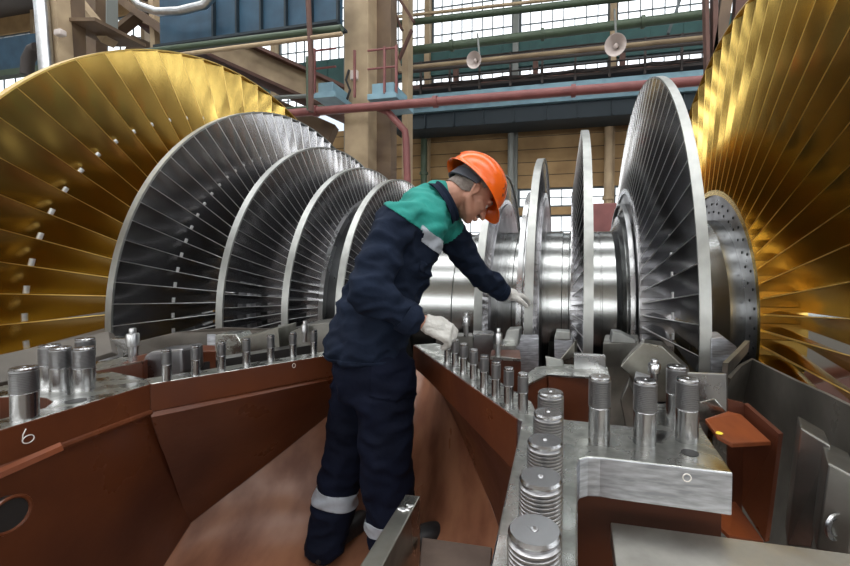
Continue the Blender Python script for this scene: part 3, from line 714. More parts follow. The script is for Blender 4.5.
jb = PY(354, 75, 9.93); props(MB().box((jb.x-.1, 9.9, jb.z-.12), (jb.x+.1, 10.0, jb.z+.12)).build('junction_box', M['lampb'], bevel=.01), 'small white junction box on the tan column', 'junction box')
hs = [PY(349, 70, 9.95), PY(346, 80, 9.9), PY(350, 90, 9.85), PY(346, 103, 9.9)]
props(MB().tube(hs, .03, 8).build('hose', M['black'], smooth=True), 'black hose hanging on the tan column below the junction box', 'hose')
# bell lamps
def lamp(u, v, y, px, label):
    c = PY(u, v, y); r = px*y/F
    o = empty('bell_lamp', c, label, 'lamp', 'bell lamps by the high windows')
    d = Vector((-.25, -1, -.25)).normalized(); q = d.to_track_quat('Z', 'Y').to_matrix().to_4x4()
    sh = MB().lathe([(r*.1, r), (-r*.15, r*.93), (-r*.5, r*.6), (-r*.8, r*.28), (-r*1.3, r*.25), (-r*1.3, r*.20), (-r*.75, r*.22), (-r*.45, r*.5), (-r*.1, r*.85), (r*.08, r*.93), (r*.1, r)], n=32, closed=False)
    bmesh.ops.transform(sh.b, matrix=q, verts=sh.b.verts); sh.build('lamp_shade', M['lampb'], o, smooth=True, ang=60)
    bb = MB().sphere((0, 0, 0), r*.24, 16, 10); bmesh.ops.transform(bb.b, matrix=q@Matrix.Translation((0, 0, -r*.35)), verts=bb.b.verts); bb.build('bulb', M['pane' if False else 'lampb'], o, smooth=True)
    MB().tube([q@Vector((0, 0, -r*1.3)), q@Vector((0, 0, -r*1.3))+Vector((0, .2, r*.3)), Vector((0, .4, r*4.2))], .03, 8).build('hanger', M['wire'], o)
lamp(474, 60, 11.3, 8.2, 'smaller round bell lamp hanging left of centre before the windows')
lamp(615.5, 45, 11.3, 10, 'larger round bell lamp hanging near the large steel wheel')
# upper left: blue girder, green pipes, brown sloping girder, tan pillar, silver duct
g = empty('blue_girder', PY(260, 20, 9.0), 'deep blue riveted girder at the top left of the hall', 'girder')
def local(o, p): return Vector(p)-o.location
zb = PY(340, 24, 9).z; zt = zb+1.25
xr_ = PY(341, 20, 9).x
MB().box(local(g, (PY(160, 40, 9).x, 9.0, zb)), local(g, (xr_, 9.08, zt+.3))).build('web', M['blue'], g)
MB().box(local(g, (PY(160, 40, 9).x, 8.8, zb-.06)), local(g, (xr_, 9.3, zb))).build('bottom_flange', M['navyb'], g)
for i in range(6): x = xr_-.05-i*.72; MB().box(local(g, (x-.025, 8.9, zb)), local(g, (x+.025, 9.0, zt+.3))).build('stiffener', M['navyb'], g)
pipe('long_pipe', [PY(60, 62, 8.6), PY(342, 28, 8.6)], .075, 'green', 'green pipe just below the deep blue girder')
pipe('long_pipe', [PY(60, 70, 8.4), PY(342, 34, 8.4)], .05, 'tan', 'pale conduit beneath the green pipe at the deep blue girder')
pipe('standpipe', [PY(308, -5, 8.4), PY(311, 60, 8.4), PY(311, 112, 8.4)], .06, 'rust', 'upright brown pipe in front of the sloping girder')
pipe('standpipe', [PY(308, 57, 8.6), PY(308.5, 110, 8.6)], .05, 'green', 'short green standpipe beside the upright brown pipe')
pipe('long_pipe', [PY(270, 98, 11), PY(344, 94, 11)], .06, 'wire', 'grey pipe behind the green standpipe')
pipe('long_pipe', [PY(280, 110, 10.5), PY(344, 106, 10.5)], .07, 'green', 'lower green pipe ending at the tan column')
bg = empty('sloping_girder', PY(230, 70, 10), 'tan brown girder sloping down behind the gold wheel', 'girder')
p0, p1 = PY(150, 18, 10.6), PY(350, 108, 12.5)
d_ = (p1-p0); 
MB().bar(local(bg, p0), local(bg, p1), .7, .75).build('web', M['tan'], bg)
MB().bar(local(bg, p0+Vector((0, -.1, .45))), local(bg, p1+Vector((0, -.1, .45))), 1.1, .10).build('top_flange', M['rust'], bg)
MB().bar(local(bg, p0+Vector((0, -.1, -.45))), local(bg, p1+Vector((0, -.1, -.45))), 1.0, .10).build('bottom_flange', M['rust'], bg)
MB().bar(local(bg, p0+Vector((-.6, -.1, -1.0))), local(bg, p1+Vector((-.6, -.1, -1.0))), .5, .8).build('lower_box', M['tand'], bg)
# tan frame pillar and diagonals, top left
fp = empty('trestle_tower', PY(68, 20, 7.5), 'tan steel frame of pillar and braces above the left gold wheel', 'frame')
def fb(u0, v0, u1, v1, y, w, m='tan', nm='brace', th=.3):
    a, b = PY(u0, v0, y), PY(u1, v1, y); MB().bar(local(fp, a), local(fp, b), th, w*y/F, up=(b-a).cross(Vector((0, 1, 0)))).build(nm, M[m], fp)
fb(57, -30, 64, 80, 7.5, 14, 'tan', 'pillar'); fb(73, -30, 76, 80, 7.8, 14, 'tand', 'pillar')
fb(60, -20, 110, 42, 8.4, 11); fb(96, -20, 97, 60, 9.4, 16, 'tand', 'upright'); fb(110, -8, 190, 50, 9.8, 9, 'tand')
fb(105, 42, 150, 6, 9.9, 6, 'tand'); fb(155, -10, 158, 60, 10, 7, 'tan', 'upright'); fb(140, -6, 215, 30, 10.2, 5, 'rust')
fb(112, -5, 112, 40, 9.2, 1.2, 'wire', 'rod'); fb(84, 33, 122, 33, 8.2, 4, 'tand', 'shelf', 1.2)
dp = MB(); dp.tube([PY(38, -30, 7.2), PY(42, 12, 7.2), PY(47, 76, 7.2)], .135, 20)
do = dp.build('foil_duct', M['duct'], smooth=True); props(do, 'silver foil wrapped duct beside the tan pillar', 'duct')
props(MB().tube([PY(130, -6, 8.5), PY(140, 6, 8.5), PY(158, 12, 8.5), PY(180, 11, 8.5), PY(204, 5, 8.5), PY(214, -6, 8.5)], .10, 16).build('bent_duct', M['duct'], smooth=True), 'silver duct bending across under the blue girder at the top', 'duct')
props(MB().tube([PY(27, 75, 7.6), PY(28, 60, 7.6), PY(33, 50, 7.6), PY(38, 48, 7.6)], .13, 16).build('elbow_duct', M['girder'], smooth=True), 'dark elbow duct behind the silver foil duct', 'duct')
cl = MB().box(Vector((0, 0, 0)), Vector((.22, .14, .14)), Matrix.Translation(PY(53, 35, 7.2))); props(cl.build('pipe_clamp', M['lampb'], bevel=.03), 'white clamp between silver foil duct and tan pillar', 'clamp')
g2 = MB().box((-26, 13, PY(30, 66, 13).z-0.2), (PY(52, 50, 13).x, 13.2, PY(30, 34, 13).z)); struct(g2, 'beam_left', M['blue'])
g3 = MB().box((-26, 12.6, PY(30, 72, 12.6).z), (-8, 12.9, PY(30, 66, 12.6).z)); struct(g3, 'beam_lower', M['green'])
# right edge, behind the right gold wheel
rc = empty('trestle_tower', PY(725, 20, 11), 'brown steel frame of posts behind the right gold wheel', 'frame')
for (u0, v0, u1, v1, w, m) in ((729, -20, 716, 60, 9, 'tand'), (705, -20, 707, 80, 3, 'rust'), (742, -20, 738, 40, 10, 'rust'), (714, -20, 714, 70, 4, 'rust')):
    a, b = PY(u0, v0, 11), PY(u1, v1, 11); MB().bar(local(rc, a), local(rc, b), .25, w*11/F, up=(b-a).cross(Vector((0, 1, 0)))).build('post', M[m], rc)
a, b = PY(680, 0, 13), PY(668, 34, 13)
props(MB().bar(a, b, .08, .08).build('brace_rod', M['muntin']), 'thin dark brace rod before the upper windows', 'rod')
# machine block seen below the wall beside the shaft
props(MB().box((-3.6, 8, -3), (6, 9.5, .35)).build('machine_bed', M['rust'], bevel=.05), 'dark red machine bed beyond the rotor shaft', 'machine bed')
a = PY(598, 205, 12); b = PY(640, 240, 12)
props(MB().box((a.x-.15, 12, -3), (b.x+1, 13, a.z+.05)).build('red_cabinet', M['pink'], bevel=.03), 'dark red cabinet behind the large steel wheel', 'cabinet')
# hall wall behind the camera with tall windows
bw = MB()
bw.box((XL, YB-.3, ZF), (XR, YB, 1.6)); bw.box((XL, YB-.3, 5.2), (XR, YB, ZC))
for i in range(11): x = XL+6*i; bw.box((x-.6, YB-.3, 1.6), (x+.6, YB, 5.2)); 0
struct(bw, 'wall_front', M['hall'])
for i in range(10):
    x0, x1 = XL+6*i+.6, XL+6*i+5.4
    for z0, z1 in ((1.6, 5.2),):
        wn[0] += 1
        fr = MB().box((x0, YB-.1, z0), (x1, YB-.04, z0+.1)).box((x0, YB-.1, z1-.1), (x1, YB-.04, z1))
        for k in range(5): x = x0+(x1-x0)*k/4; fr.box((x-.04, YB-.1, z0), (x+.04, YB-.04, z1))
        o = struct(fr, 'window_%d' % wn[0], M['muntin'])
        MB().box((x0, YB-.2, z0), (x1, YB-.18, z1)).build('pane', M['skypane'], o)
for k, (a, b) in enumerate(rl):
    wn[0] += 1
    fr = MB()
    for i in range(31): x = XL+.2+i*2; fr.box((x-.05, a, ZC+.02), (x+.05, b, ZC+.12))
    o = struct(fr, 'window_%d' % wn[0], M['muntin'])
    MB().box((XL, a, ZC+.15), (XR, b, ZC+.18)).build('pane', M['skypane'], o)
for i in range(4):  # glowing windows added in the unseen right wall to brighten the left wheels
    y0 = -12+i*7; wn[0] += 1
    fr = MB()
    for k in range(6): y = y0+k; fr.box((XR-.12, y-.04, 3), (XR-.02, y+.04, 11))
    for k in range(9): fr.box((XR-.10, y0, 3+k-.03), (XR-.04, y0+5, 3+k+.03))
    o = struct(fr, 'window_%d' % wn[0], M['muntin'])
    MB().box((XR-.015, y0, 3), (XR-.005, y0+5, 11)).build('pane', M['skypane'], o)
# ------------------------------------------------------------------ daylight
def area(loc, rot, sx, sy, e, col=(1, .98, .95)):
    l = bpy.data.lights.new('daylight', 'AREA'); l.shape = 'RECTANGLE'; l.size = sx; l.size_y = sy; l.energy = e; l.color = col
    o = bpy.data.objects.new('daylight', l); COL.objects.link(o); o.location = loc; o.rotation_euler = rot; return o
for (a, b), e in zip(rl, (700, 900, 500)):
    area((-2, (a+b)/2, ZC-.05), (0, 0, 0), 30, b-a, e)
area((-2, YB+.1, 3.4), (PI/2, 0, 0), 30, 3.4, 500)
w = bpy.data.worlds.new('world'); S.world = w; w.use_nodes = True
w.node_tree.nodes['Background'].inputs[0].default_value = (.75, .85, 1, 1); w.node_tree.nodes['Background'].inputs[1].default_value = 1.0

# ================================================================== WORKER
RTH = Vector((_rt.x, _rt.y, 0)).normalized(); FWH = Vector((FW.x, FW.y, 0)).normalized(); ZU = Vector((0, 0, 1))
M['skin'] = mat('weathered_skin', (.52, .27, .19), .5, 0, (.46, .22, .15), 40, .5)
M['hair'] = mat('short_grey_brown_hair', (.17, .14, .12), .8, 0, (.28, .25, .23), 120, .6)
M['navy'] = mat('navy_workwear_cloth', (.010, .017, .036), .85, 0, (.006, .010, .022), 6, .8, bump=.25, bscale=60, spec=.15)
M['trou'] = mat('dark_navy_trouser_cloth', (.0055, .008, .021), .85, 0, (.0035, .005, .012), 6, .8, bump=.25, bscale=50, spec=.12)
M['tealc'] = mat('teal_yoke_cloth', (.010, .26, .22), .8, 0, (.008, .20, .17), 8, .7, bump=.2, bscale=60)
M['refl'] = mat('silver_reflective_tape', (.36, .39, .44), .45, 0, (.30, .33, .38), 60, .6)
M['glove'] = mat('white_cotton_glove', (.66, .65, .62), .9, 0, (.50, .49, .46), 30, .7, bump=.5, bscale=220)
M['helm'] = mat('orange_helmet_plastic', (.86, .13, .010), .22, 0)
M['strap'] = mat('grey_helmet_band', (.07, .08, .10), .6)
M['boot'] = mat('black_leather_boot', (.012, .012, .014), .45)
M['eye'] = mat('eye_white', (.7, .7, .68), .3)
def remesh(mb, name, m, voxel, smooth=4, parent=None, fac=.6, disp=None, sm=True):
    bmesh.ops.recalc_face_normals(mb.b, faces=mb.b.faces)
    me = bpy.data.meshes.new('tmp'); mb.b.to_mesh(me); mb.b.free()
    o = bpy.data.objects.new('tmp', me); COL.objects.link(o)
    r = o.modifiers.new('r', 'REMESH'); r.mode = 'VOXEL'; r.voxel_size = voxel; r.adaptivity = 0
    s = o.modifiers.new('s', 'SMOOTH'); s.iterations = smooth; s.factor = fac
    dg = bpy.context.evaluated_depsgraph_get(); n = bpy.data.meshes.new_from_object(o.evaluated_get(dg))
    bpy.data.objects.remove(o); bpy.data.meshes.remove(me); n.name = name
    if disp:
        n.calc_loop_triangles() if False else None
        nrm = [v.normal.copy() for v in n.vertices]
        for v, q in zip(n.vertices, nrm): v.co += q*disp(v.co, q)
    n.materials.clear()
    for x in (m if isinstance(m, (list, tuple)) else [m]): n.materials.append(x)
    n.polygons.foreach_set('use_smooth', [sm]*len(n.polygons)); n.update()
    o = bpy.data.objects.new(name, n); COL.objects.link(o)
    if parent: o.parent = parent
    return o
def caps(mb, pts, rs, n=16):
    for i in range(len(pts)-1):
        a, b = Vector(pts[i]), Vector(pts[i+1]); mb.tube([a, b], [rs[i], rs[i+1]], n)
    for p, r in zip(pts, rs): mb.sphere(p, r, n, max(8, n//2))
def eloft(mb, rings, n=28):       # rings: centre, half axis vectors
    V = []
    for c, a, b in rings: V.append([mb.v(c+a*math.cos(2*PI*k/n)+b*math.sin(2*PI*k/n)) for k in range(n)])
    for A, B in zip(V, V[1:]):
        for k in range(n): mb.face([A[k], A[(k+1) % n], B[(k+1) % n], B[k]])
    mb.face(V[0][::-1]); mb.face(V[-1])
fd = (RTH*.90 + FWH*.43).normalized(); ld = ZU.cross(fd)            # facing and his left
# joints
Psh, Phip = PD(369, 357, 1.60), PD(374, 362, 1.60)
Rs, Re, Rw = PD(397, 223, 1.50), PD(368, 291, 1.39), PD(410, 319, 1.43)
Ls, Le, Lw = PD(444, 224, 1.85), PD(473, 268, 1.98), PD(502, 292, 2.13)
Rh, Rk, Ra = PD(385, 372, 1.545), PD(386, 455, 1.52), PD(392, 542, 1.53)
Lh, Lk, La = PD(360, 372, 1.66), PD(346, 450, 1.66), PD(326, 540, 1.63)
NB = PD(440, 195, 1.745)
HC = PD(469, 193, 1.78)
ph = math.radians(47)
hf = (fd*math.cos(ph) - ZU*math.sin(ph)).normalized(); hu = (fd*math.sin(ph)+ZU*math.cos(ph)).normalized(); hl = hu.cross(hf)
HM = Matrix(((hf.x, hl.x, hu.x, HC.x), (hf.y, hl.y, hu.y, HC.y), (hf.z, hl.z, hu.z, HC.z), (0, 0, 0, 1)))
def hp(x, y, z): return HM @ Vector((x, y, z))
HR = HM.to_3x3().to_4x4()
base = Vector((Phip.x, Phip.y, -.80))
# body: head, neck, torso, arms and legs in one skin
mb = MB()
def el(c, r, mtx=HR, seg=24): mb.sphere(hp(*c), 1, seg, 16, r, mtx)
el((-.008, 0, .050), (.098, .077, .088)); el((.045, 0, .0), (.058, .060, .070)); el((.045, 0, -.045), (.050, .050, .050))
caps(mb, [hp(.082, 0, -.082), hp(.05, .035, -.07), hp(.0, .055, -.04)], [.020, .020, .022]); caps(mb, [hp(.082, 0, -.082), hp(.05, -.035, -.07), hp(.0, -.055, -.04)], [.020, .020, .022])
caps(mb, [hp(.098, 0, .022), hp(.118, 0, -.012), hp(.122, 0, -.022)], [.008, .010, .013], 12)
for s in (-1, 1):
    caps(mb, [hp(.112, s*.010, -.024), hp(.104, s*.016, -.026)], [.008, .006], 10)
    caps(mb, [hp(.098, s*.012, .035), hp(.086, s*.042, .034)], [.009, .010], 10)
    caps(mb, [hp(.076, s*.040, -.012), hp(.05, s*.056, -.008)], [.018, .016], 12)
    mb.sphere(hp(-.004, s*.078, -.002), 1, 16, 12, (.017, .007, .030), HR @ Matrix.Rotation(s*.35, 4, 'Z'))
    caps(mb, [hp(-.010, s*.086, .022), hp(-.022, s*.088, .006), hp(-.016, s*.085, -.016), hp(-.004, s*.080, -.028)], [.0055, .006, .005, .005], 8)
caps(mb, [hp(.103, -.020, -.052), hp(.110, 0, -.050), hp(.103, .020, -.052)], [.004, .0065, .004], 8)
caps(mb, [hp(.100, -.018, -.060), hp(.107, 0, -.060), hp(.100, .018, -.060)], [.004, .0065, .004], 8)
caps(mb, [hp(-.035, 0, -.02), hp(-.045, 0, -.07), NB, PD(430, 215, 1.72)], [.062, .058, .060, .070])
mid = PD(395, 275, 1.64)
caps(mb, [PD(430, 215, 1.72), mid, Phip], [.09, .10, .105]); caps(mb, [Rs, PD(430, 215, 1.72), Ls], [.055, .075, .055])
caps(mb, [Rs, Re, Rw, PD(426, 323, 1.45)], [.052, .040, .029, .026]); caps(mb, [Ls, Le, Lw, PD(508, 294, 2.16)], [.052, .040, .029, .026])
caps(mb, [Rh, Rk, Ra, Ra-ZU*.03], [.085, .055, .04, .04]); caps(mb, [Lh, Lk, La, La-ZU*.03], [.085, .055, .04, .04])
man = remesh(mb, 'person', M['skin'], .0048, 3, fac=.5)
for v in man.data.vertices: v.co -= base
man.location = base
props(man, 'man in orange helmet and navy workwear leaning over to touch a rotor wheel', 'person')
def kid(o): o.parent = man; o.location = -base; return o
# ---- jacket
def wr(seed, amp, freq=9):
    def f(co, n):
        p = co*freq; q = Vector((p.x, p.y, p.z*1.7))
        a = noise.noise(q+Vector((seed, 0, 0))); b = noise.noise(q*2.3+Vector((0, seed, 0)))
        rdg = 1-abs(noise.noise(q*1.2+Vector((3, seed, 9))))*2.6
        return amp*(.9*a+.45*b+.8*max(0, rdg)-.35)
    return f
mb = MB()
R_ = []
for (u, v, d, hx, hy, tilt) in ((366, 357, 1.60, .150, .175, .05), (367, 345, 1.60, .158, .18, .1), (374, 318, 1.61, .148, .16, .25), (386, 288, 1.63, .140, .155, .35), (400, 258, 1.65, .140, .16, .5),
                                (412, 234, 1.67, .130, .17, .6), (424, 214, 1.70, .110, .15, .7), (435, 200, 1.73, .080, .09, .8)):
    c = PD(u, v, d); fx = (fd*math.cos(tilt)-ZU*math.sin(tilt)).normalized(); R_.append((c, fx*hx, ld*hy))
eloft(mb, R_)
caps(mb, [Rs-ld*-.02+ZU*.0, Rs.lerp(Re, .5), Re], [.080, .076, .070]); caps(mb, [Re, Re.lerp(Rw, .5)+ZU*.0, Rw], [.070, .064, .054])
mb.tube([Rw, Rw+(Rw-Re).normalized()*.010], [.054, .052], 16)
caps(mb, [Ls, Ls.lerp(Le, .5), Le], [.078, .070, .064]); caps(mb, [Le, Le.lerp(Lw, .5), Lw], [.064, .060, .046])
caps(mb, [Rs, PD(428, 216, 1.70), Ls], [.074, .098, .072]); caps(mb, [PD(430, 212, 1.71), NB-(NB-PD(430, 215, 1.72)).normalized()*.01], [.088, .066])
jk = kid(remesh(mb, 'jacket', M['navy'], .0085, 3, disp=wr(3, .014)))
# collar
def collar(c, ax, r1, r2, h, th=.008, gap=.5):
    m_ = MB(); q = ax.to_track_quat('Z', 'Y').to_matrix().to_4x4()
    m_.lathe([(0, r1+th), (h*.6, r2+th), (h, r2+th+.004), (h+.004, r2+.002), (h*.6, r2-.002), (0, r1-.002), (0, r1+th)], n=36, closed=False)
    bmesh.ops.transform(m_.b, matrix=Matrix.Translation(c) @ q, verts=m_.b.verts); return m_
nax = (hp(-.045, 0, -.07)-NB).normalized()
kid(collar(PD(440, 205, 1.72), (RTH*.80+ZU*.50+FWH*.25).normalized(), .090, .080, .036, th=.010).build('collar', M['navy'], smooth=True))
# patches cut from the jacket surface
def patch(src, planes, name, m, off, extra=None):
    b = bmesh.new(); b.from_mesh(src.data)
    for co, no in planes:
        bmesh.ops.bisect_plane(b, geom=b.verts[:]+b.edges[:]+b.faces[:], plane_co=co, plane_no=no, clear_outer=True)
    if extra:
        bmesh.ops.delete(b, geom=[f for f in b.faces if not extra(f.calc_center_median(), f.normal)], context='FACES')
    b.normal_update()
    if len(b.verts) == 0: b.free(); return None
    seen = set(); best = []
    for f in b.faces:
        if f in seen: continue
        st = [f]; seen.add(f); comp = []
        while st:
            g = st.pop(); comp.append(g)
            for e in g.edges:
                for h in e.link_faces:
                    if h not in seen: seen.add(h); st.append(h)
        if len(comp) > len(best): best = comp
    bs = set(best); bmesh.ops.delete(b, geom=[f for f in b.faces if f not in bs], context='FACES'); b.normal_update()
    for v in b.verts: v.co += v.normal*off
    x = MB(); x.b.free(); x.b = b; o = x.build(name, m, smooth=True, ang=180, fix=False)
    so = o.modifiers.new('solid', 'SOLIDIFY'); so.thickness = .0015; so.offset = 1
    return kid(o)
def pn(u1, v1, u2, v2, d, keep):          # plane through the camera-facing line, as a flat cut through the body; keep: a pixel on the kept side
    a, b, k = PD(u1, v1, d), PD(u2, v2, d), PD(*keep, d)
    no = (b-a).cross(FW).normalized()
    if (k-a).dot(no) > 0: no = -no
    return (a, no)
ar = lambda c, n: True
# teal yoke: over both shoulders down to the chest line
yb = [pn(375, 205, 433, 234, 1.65, (420, 190)), pn(433, 234, 455, 252, 1.65, (440, 205))]
upper_arm = lambda c: (c-Rs).dot((Re-Rs).normalized())
def segd(c, a, b):
    d = b-a; t = max(0, min(1, (c-a).dot(d)/d.length_squared)); return (c-a-d*t).length
farm = lambda c: segd(c, Le, Lw) < .10 or ((c-Ls).dot((Le-Ls).normalized()) > .055 and segd(c, Ls, Le) < .10)
narm = lambda c: segd(c, Re, Rw) < .10 or (c-Rs).dot((Re-Rs).normalized()) > .0 and segd(c, Rs, Re) < .105
patch(jk, [pn(381, 203, 432, 238, 1.6, (440, 190)), pn(430, 240, 470, 268, 1.65, (440, 190))], 'yoke', M['tealc'], .0025, lambda c, n: not farm(c))
patch(jk, [pn(427, 230, 457, 252, 1.65, (425, 250)), pn(424, 243, 453, 265, 1.65, (440, 235)), pn(427, 220, 424, 250, 1.65, (440, 240))], 'reflective_stripe', M['refl'], .0045,
      lambda c, n: n.dot(FW) < .2 and not farm(c) and not narm(c))
# chest pocket flap, hem band, cuffs
patch(jk, [pn(425, 262, 452, 276, 1.65, (440, 280)), pn(424, 272, 450, 288, 1.65, (440, 270)), pn(424, 255, 422, 290, 1.65, (440, 275))], 'pocket_flap', M['navy'], .006, lambda c, n: n.dot(FW) < .0 and not farm(c) and not narm(c))
patch(jk, [pn(300, 349, 440, 357, 1.6, (370, 380))], 'hem_band', M['navy'], .004)
def cuff(p, q, r, l, name, m, sx=0):
    d = (q-p).normalized(); o = MB().tube([q-d*l, q], [r*1.02, r], 24, False); return kid(o.build(name, m, smooth=True))
kid(MB().tube([Rw-(Rw-Re).normalized()*.028, Rw+(Rw-Re).normalized()*.014], [.0605, .0575], 28).build('cuff', M['navy'], smooth=True, ang=40))
kid(MB().tube([Lw-(Lw-Le).normalized()*.028, Lw+(Lw-Le).normalized()*.012], [.052, .050], 28).build('cuff', M['navy'], smooth=True, ang=40))
# ---- trousers
mb = MB()
eloft(mb, [(PD(369, 348, 1.60), fd*.135, ld*.17), (PD(371, 370, 1.60), fd*.142, ld*.175), (PD(371, 395, 1.60), fd*.125, ld*.165)])
caps(mb, [Rh+ZU*.0, Rh.lerp(Rk, .5), Rk, Rk.lerp(Ra, .5), Ra], [.112, .107, .098, .092, .083], 20)
caps(mb, [Lh, Lh.lerp(Lk, .5), Lk, Lk.lerp(La, .5), La], [.110, .098, .086, .084, .082], 20)
tr = kid(remesh(mb, 'trousers', M['trou'], .009, 4, disp=wr(11, .011, 8)))
isR = lambda c: (c-Lk).dot(-ld) > (Rk-Lk).dot(-ld)*.5
def legstripe(K, A, t0, t1, side):
    d = (A-K).normalized()
    return patch(tr, [(K.lerp(A, t0), -d), (K.lerp(A, t1), d)], 'reflective_stripe', M['refl'], .004, lambda c, n: ((c-K).cross(d)).length < .135 and isR(c) == side)
legstripe(Lk, La, .42, .58, False)
legstripe(Rk, Ra, .66, .81, True)
patch(tr, [pn(376, 362, 374, 400, 1.5, (390, 380)), pn(376, 392, 408, 398, 1.5, (390, 380))], 'trouser_pocket', M['trou'], .004, lambda c, n: isR(c) and n.dot(FW) < .1 and c.z > Rh.z-.12)
# ---- boots
def boot(A, d, zs, name='boot'):
    mb = MB(); d = d.normalized(); s = ZU.cross(d); c = Vector((A.x, A.y, zs))
    mb.sphere(c+d*.14+ZU*.035, 1, 20, 12, (.085, .048, .036), Matrix.Rotation(math.atan2(d.y, d.x), 4, 'Z')); mb.sphere(c+d*.02+ZU*.045, 1, 20, 12, (.10, .045, .045), Matrix.Rotation(math.atan2(d.y, d.x), 4, 'Z'))
    caps(mb, [c+ZU*.05, c+ZU*.16], [.046, .052]); mb.sphere(c+d*-.02+ZU*.035, .042, 16, 10)
    mb.box((-.07, -.045, 0), (.225, .045, .022), Matrix.Translation(c) @ Matrix.Rotation(math.atan2(d.y, d.x), 4, 'Z'))
    kid(remesh(mb, name, M['boot'], .006, 3))
# sole heights follow the sheet under the feet
def floor_z(x, y):
    best = min((Vector((p.x-x, p.y-y)).length, p.z) for r in FLOOR_ROWS for p in r); return best[1]
for A in (Ra, La):
    d = fd if A is Ra else (fd*.75+ld*.5)
    z = max(floor_z(A.x, A.y), floor_z(A.x+d.x*.12, A.y+d.y*.12))+.004
    print('SOLE', round(z, 3), 'ankle z', round(A.z, 3))
    boot(A, d, z)
# ---- gloves with five fingers
def glove(W, X, Zb, hand, curls, spread=1.0, sc=1.0, thumb=((.5, .75, -.35), (.8, .35, -.45)), name='glove'):
    X = X.normalized(); Zb = (Zb-X*Zb.dot(X)).normalized(); Y = Zb.cross(X)*hand
    def p(x, y, z): return W+(X*x+Y*y+Zb*z)*sc
    mb = MB()
    caps(mb, [p(.016, 0, 0), p(.04, 0, 0)], [.033*sc, .034*sc]); mb.tube([p(-.008, 0, 0), p(.02, 0, 0)], [.033*sc, .034*sc], 16)
    for y in (-.030, -.012, .010, .030): caps(mb, [p(.018, y*.75, 0), p(.088, y, .003)], [.020*sc, .017*sc], 12)
    caps(mb, [p(.02, .028, -.012), p(.055, .034, -.014)], [.021*sc, .016*sc], 12)
    for (y, l, rr), cu in zip(((.034, .074, .0115), (.012, .082, .012), (-.011, .076, .0115), (-.033, .060, .0105)), curls):
        a = 0; pos = Vector((.088, y, .002)); pts = [p(*pos)]; rs = [rr*1.22*sc]
        for i, (q, c) in enumerate(zip((.45, .31, .24), cu)):
            a += math.radians(c); st = Vector((math.cos(a), (y*1.2*spread)*(1 if i == 0 else .4), -math.sin(a)))*l*q
            pos = pos+st; pts.append(p(*pos)); rs.append(rr*(1.15, 1.05, .92)[i]*sc)
        caps(mb, pts, rs, 12)
    t0 = Vector((.030, .034, -.010)); t1 = t0+Vector(thumb[0]).normalized()*.042; t2 = t1+Vector(thumb[1]).normalized()*.034
    caps(mb, [p(*t0), p(*t1), p(*t2)], [.017*sc, .0145*sc, .012*sc], 12)
    return kid(remesh(mb, name, M['glove'], .0032, 2, fac=.5, disp=wr(5, .0022, 30)))
gX = (RTH*.86-ZU*.42+FWH*.18)
glove(PD(426, 323, 1.45), gX, (ZU*.75-FWH*.65+RTH*.2), 1, ((28, 45, 25), (35, 45, 28), (42, 45, 28), (50, 45, 25)), sc=.98)
tip = PD(527, 298, 2.27)
wL = PD(508, 294, 2.15)
glove(wL, (tip-wL).normalized(), ZU*.8-FWH*.35-RTH*.2, -1, ((14, 14, 8), (10, 14, 8), (12, 16, 10), (18, 20, 10)), sc=.98)
# watch
dW = (wL-Le).normalized(); cW = Lw+dW*.017
kid(MB().tube([cW-dW*.008, cW+dW*.008], [.036, .036], 24).build('watch', mat('watch_steel', (.25, .2, .14), .35, 1), smooth=True, ang=40))
# ---- helmet
def dome(mb, a, b, h, z0, t, n=48, m=16):
    V = []
    for j in range(m+1):
        th = (PI/2)*j/m; V.append([hp(-.004+(a*math.cos(th))*math.cos(2*PI*k/n), b*math.cos(th)*math.sin(2*PI*k/n), z0+h*math.sin(th)**.92) for k in range(n)])
    return V
mb = MB(); n = 48
O = dome(mb, .150, .122, .152, .036, 0)[:-1]; I = dome(mb, .142, .114, .143, .036, 0)[:-1]
VO = [[mb.v(p) for p in r] for r in O]; VI = [[mb.v(p) for p in r] for r in I]
for A, B in zip(VO, VO[1:]):
    for k in range(n): mb.face([A[k], A[(k+1) % n], B[(k+1) % n], B[k]])
for A, B in zip(VI, VI[1:]):
    for k in range(n): mb.face([A[k], B[k], B[(k+1) % n], A[(k+1) % n]])
mb.face(VO[-1]); mb.face(VI[-1][::-1])
rim = []
for k in range(n):
    a = 2*PI*k/n; ex = .010+.030*max(0, math.cos(a))**2.2
    rim.append(mb.v(hp(-.004+(.150+ex)*math.cos(a), (.122+.010)*math.sin(a), .030-.016*max(0, math.cos(a))**2)))
rim2 = [mb.v(v.co-hu*.004) for v in rim]
for k in range(n):
    mb.face([VO[0][k], rim[k], rim[(k+1) % n], VO[0][(k+1) % n]]); mb.face([rim[k], rim2[k], rim2[(k+1) % n], rim[(k+1) % n]]); mb.face([rim2[k], VI[0][k], VI[0][(k+1) % n], rim2[(k+1) % n]])
hel = kid(mb.build('helmet', M['helm'], smooth=True, ang=60))
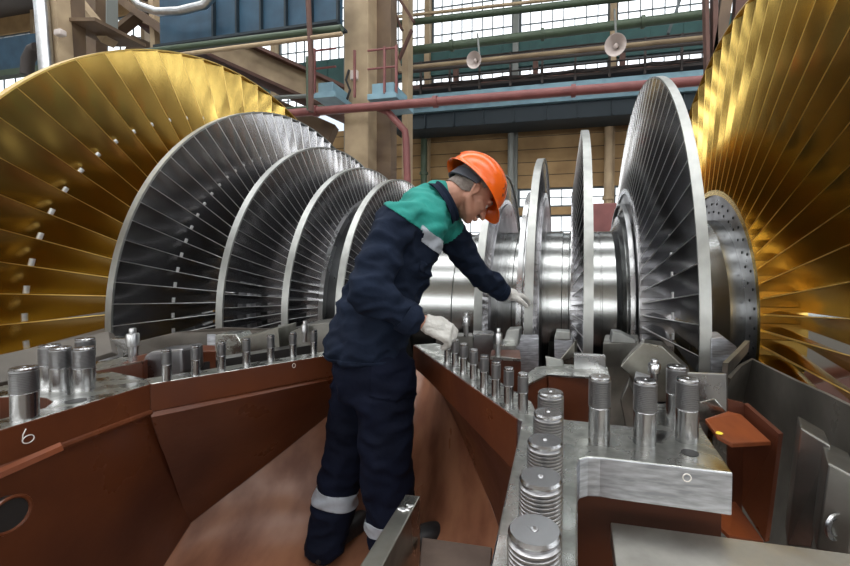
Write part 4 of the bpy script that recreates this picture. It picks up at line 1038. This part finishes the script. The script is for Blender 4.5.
# centre ridge of the helmet and the dark handwritten mark on its side
rd = MB(); pts = [hp(-.004+.1515*math.cos(t), 0, .036+.1525*math.sin(t)**.92) for t in [math.radians(12+4.6*i) for i in range(34)]]
rd.tube(pts, .0045, 8); rdo = kid(rd.build('helmet_ridge', M['helm'], smooth=True))
def onh(a, th, e=.001): return hp(-.004+(.150+e)*math.cos(th)*math.cos(a), (.122+e)*math.cos(th)*math.sin(a), .036+(.152+e)*math.sin(th)**.92)
def stroke(mb, pl): mb.tube([onh(math.radians(a), math.radians(t)) for a, t in pl], .0015, 6)
mk = MB(); a0, t0 = -58, 20
for pl in ([(0, 14), (3.0, 8)], [(6.5, 14), (1, 1), (-1, 1)], [(10, 14), (9, 1)], [(15, 14), (9.6, 7)], [(10.5, 9), (14, 0)], [(5, -5), (11, -5)], [(8, -3), (8, -8)]):
    stroke(mk, [(a0+x*1.15, t0+y) for x, y in pl])
kid(mk.build('helmet_mark', M['black']))
# harness band and hair at the nape
mb = MB(); V = []
for k in range(25):
    a = math.radians(95+170*k/24); ca, sa = math.cos(a), math.sin(a)
    lo = .034-.030*max(0, -ca)
    V.append([mb.v(hp(-.008+.108*ca, .088*sa, .040)), mb.v(hp(-.010+.112*ca, .090*sa, lo-.016)), mb.v(hp(-.010+.104*ca, .083*sa, lo-.016)), mb.v(hp(-.008+.10*ca, .08*sa, .040))])
for A, B in zip(V, V[1:]):
    for k in range(4): mb.face([A[k], A[(k+1) % 4], B[(k+1) % 4], B[k]])
kid(mb.build('helmet_band', M['strap'], smooth=True, ang=40))
patch(man, [(hp(0, 0, -.045)-base, -hu)], 'hair', M['hair'], .0035,
      lambda c, n: (lambda l: l.x < .012-.25*(l.z < 0)*0+.15*max(0, l.z-.0) and l.x < (.005 if l.z < .02 else .03) and l.z > -.052+.55*max(0, l.x+.055) and not (abs(l.y) > .068 and -.035 < l.z < .036 and l.x > -.03))(HM.inverted() @ (c+base)))
hr = [o for o in man.children if o.name.startswith('hair')]
for o in hr: o.location = (0, 0, 0)
for s in (-1, 1):
    e = kid(MB().sphere(hp(.0865, s*.031, .010), .0105, 16, 12).build('eyeball', M['eye'], smooth=True))
    kid(MB().sphere(hp(.0955, s*.032, .007), .0045, 12, 8).build('iris', M['black'], smooth=True)).parent = man
    bw_ = MB().tube([hp(.104, s*.014, .038), hp(.100, s*.030, .043), hp(.088, s*.048, .040)], [.003, .0045, .002], 8); kid(bw_.build('eyebrow', M['hair'], smooth=True))
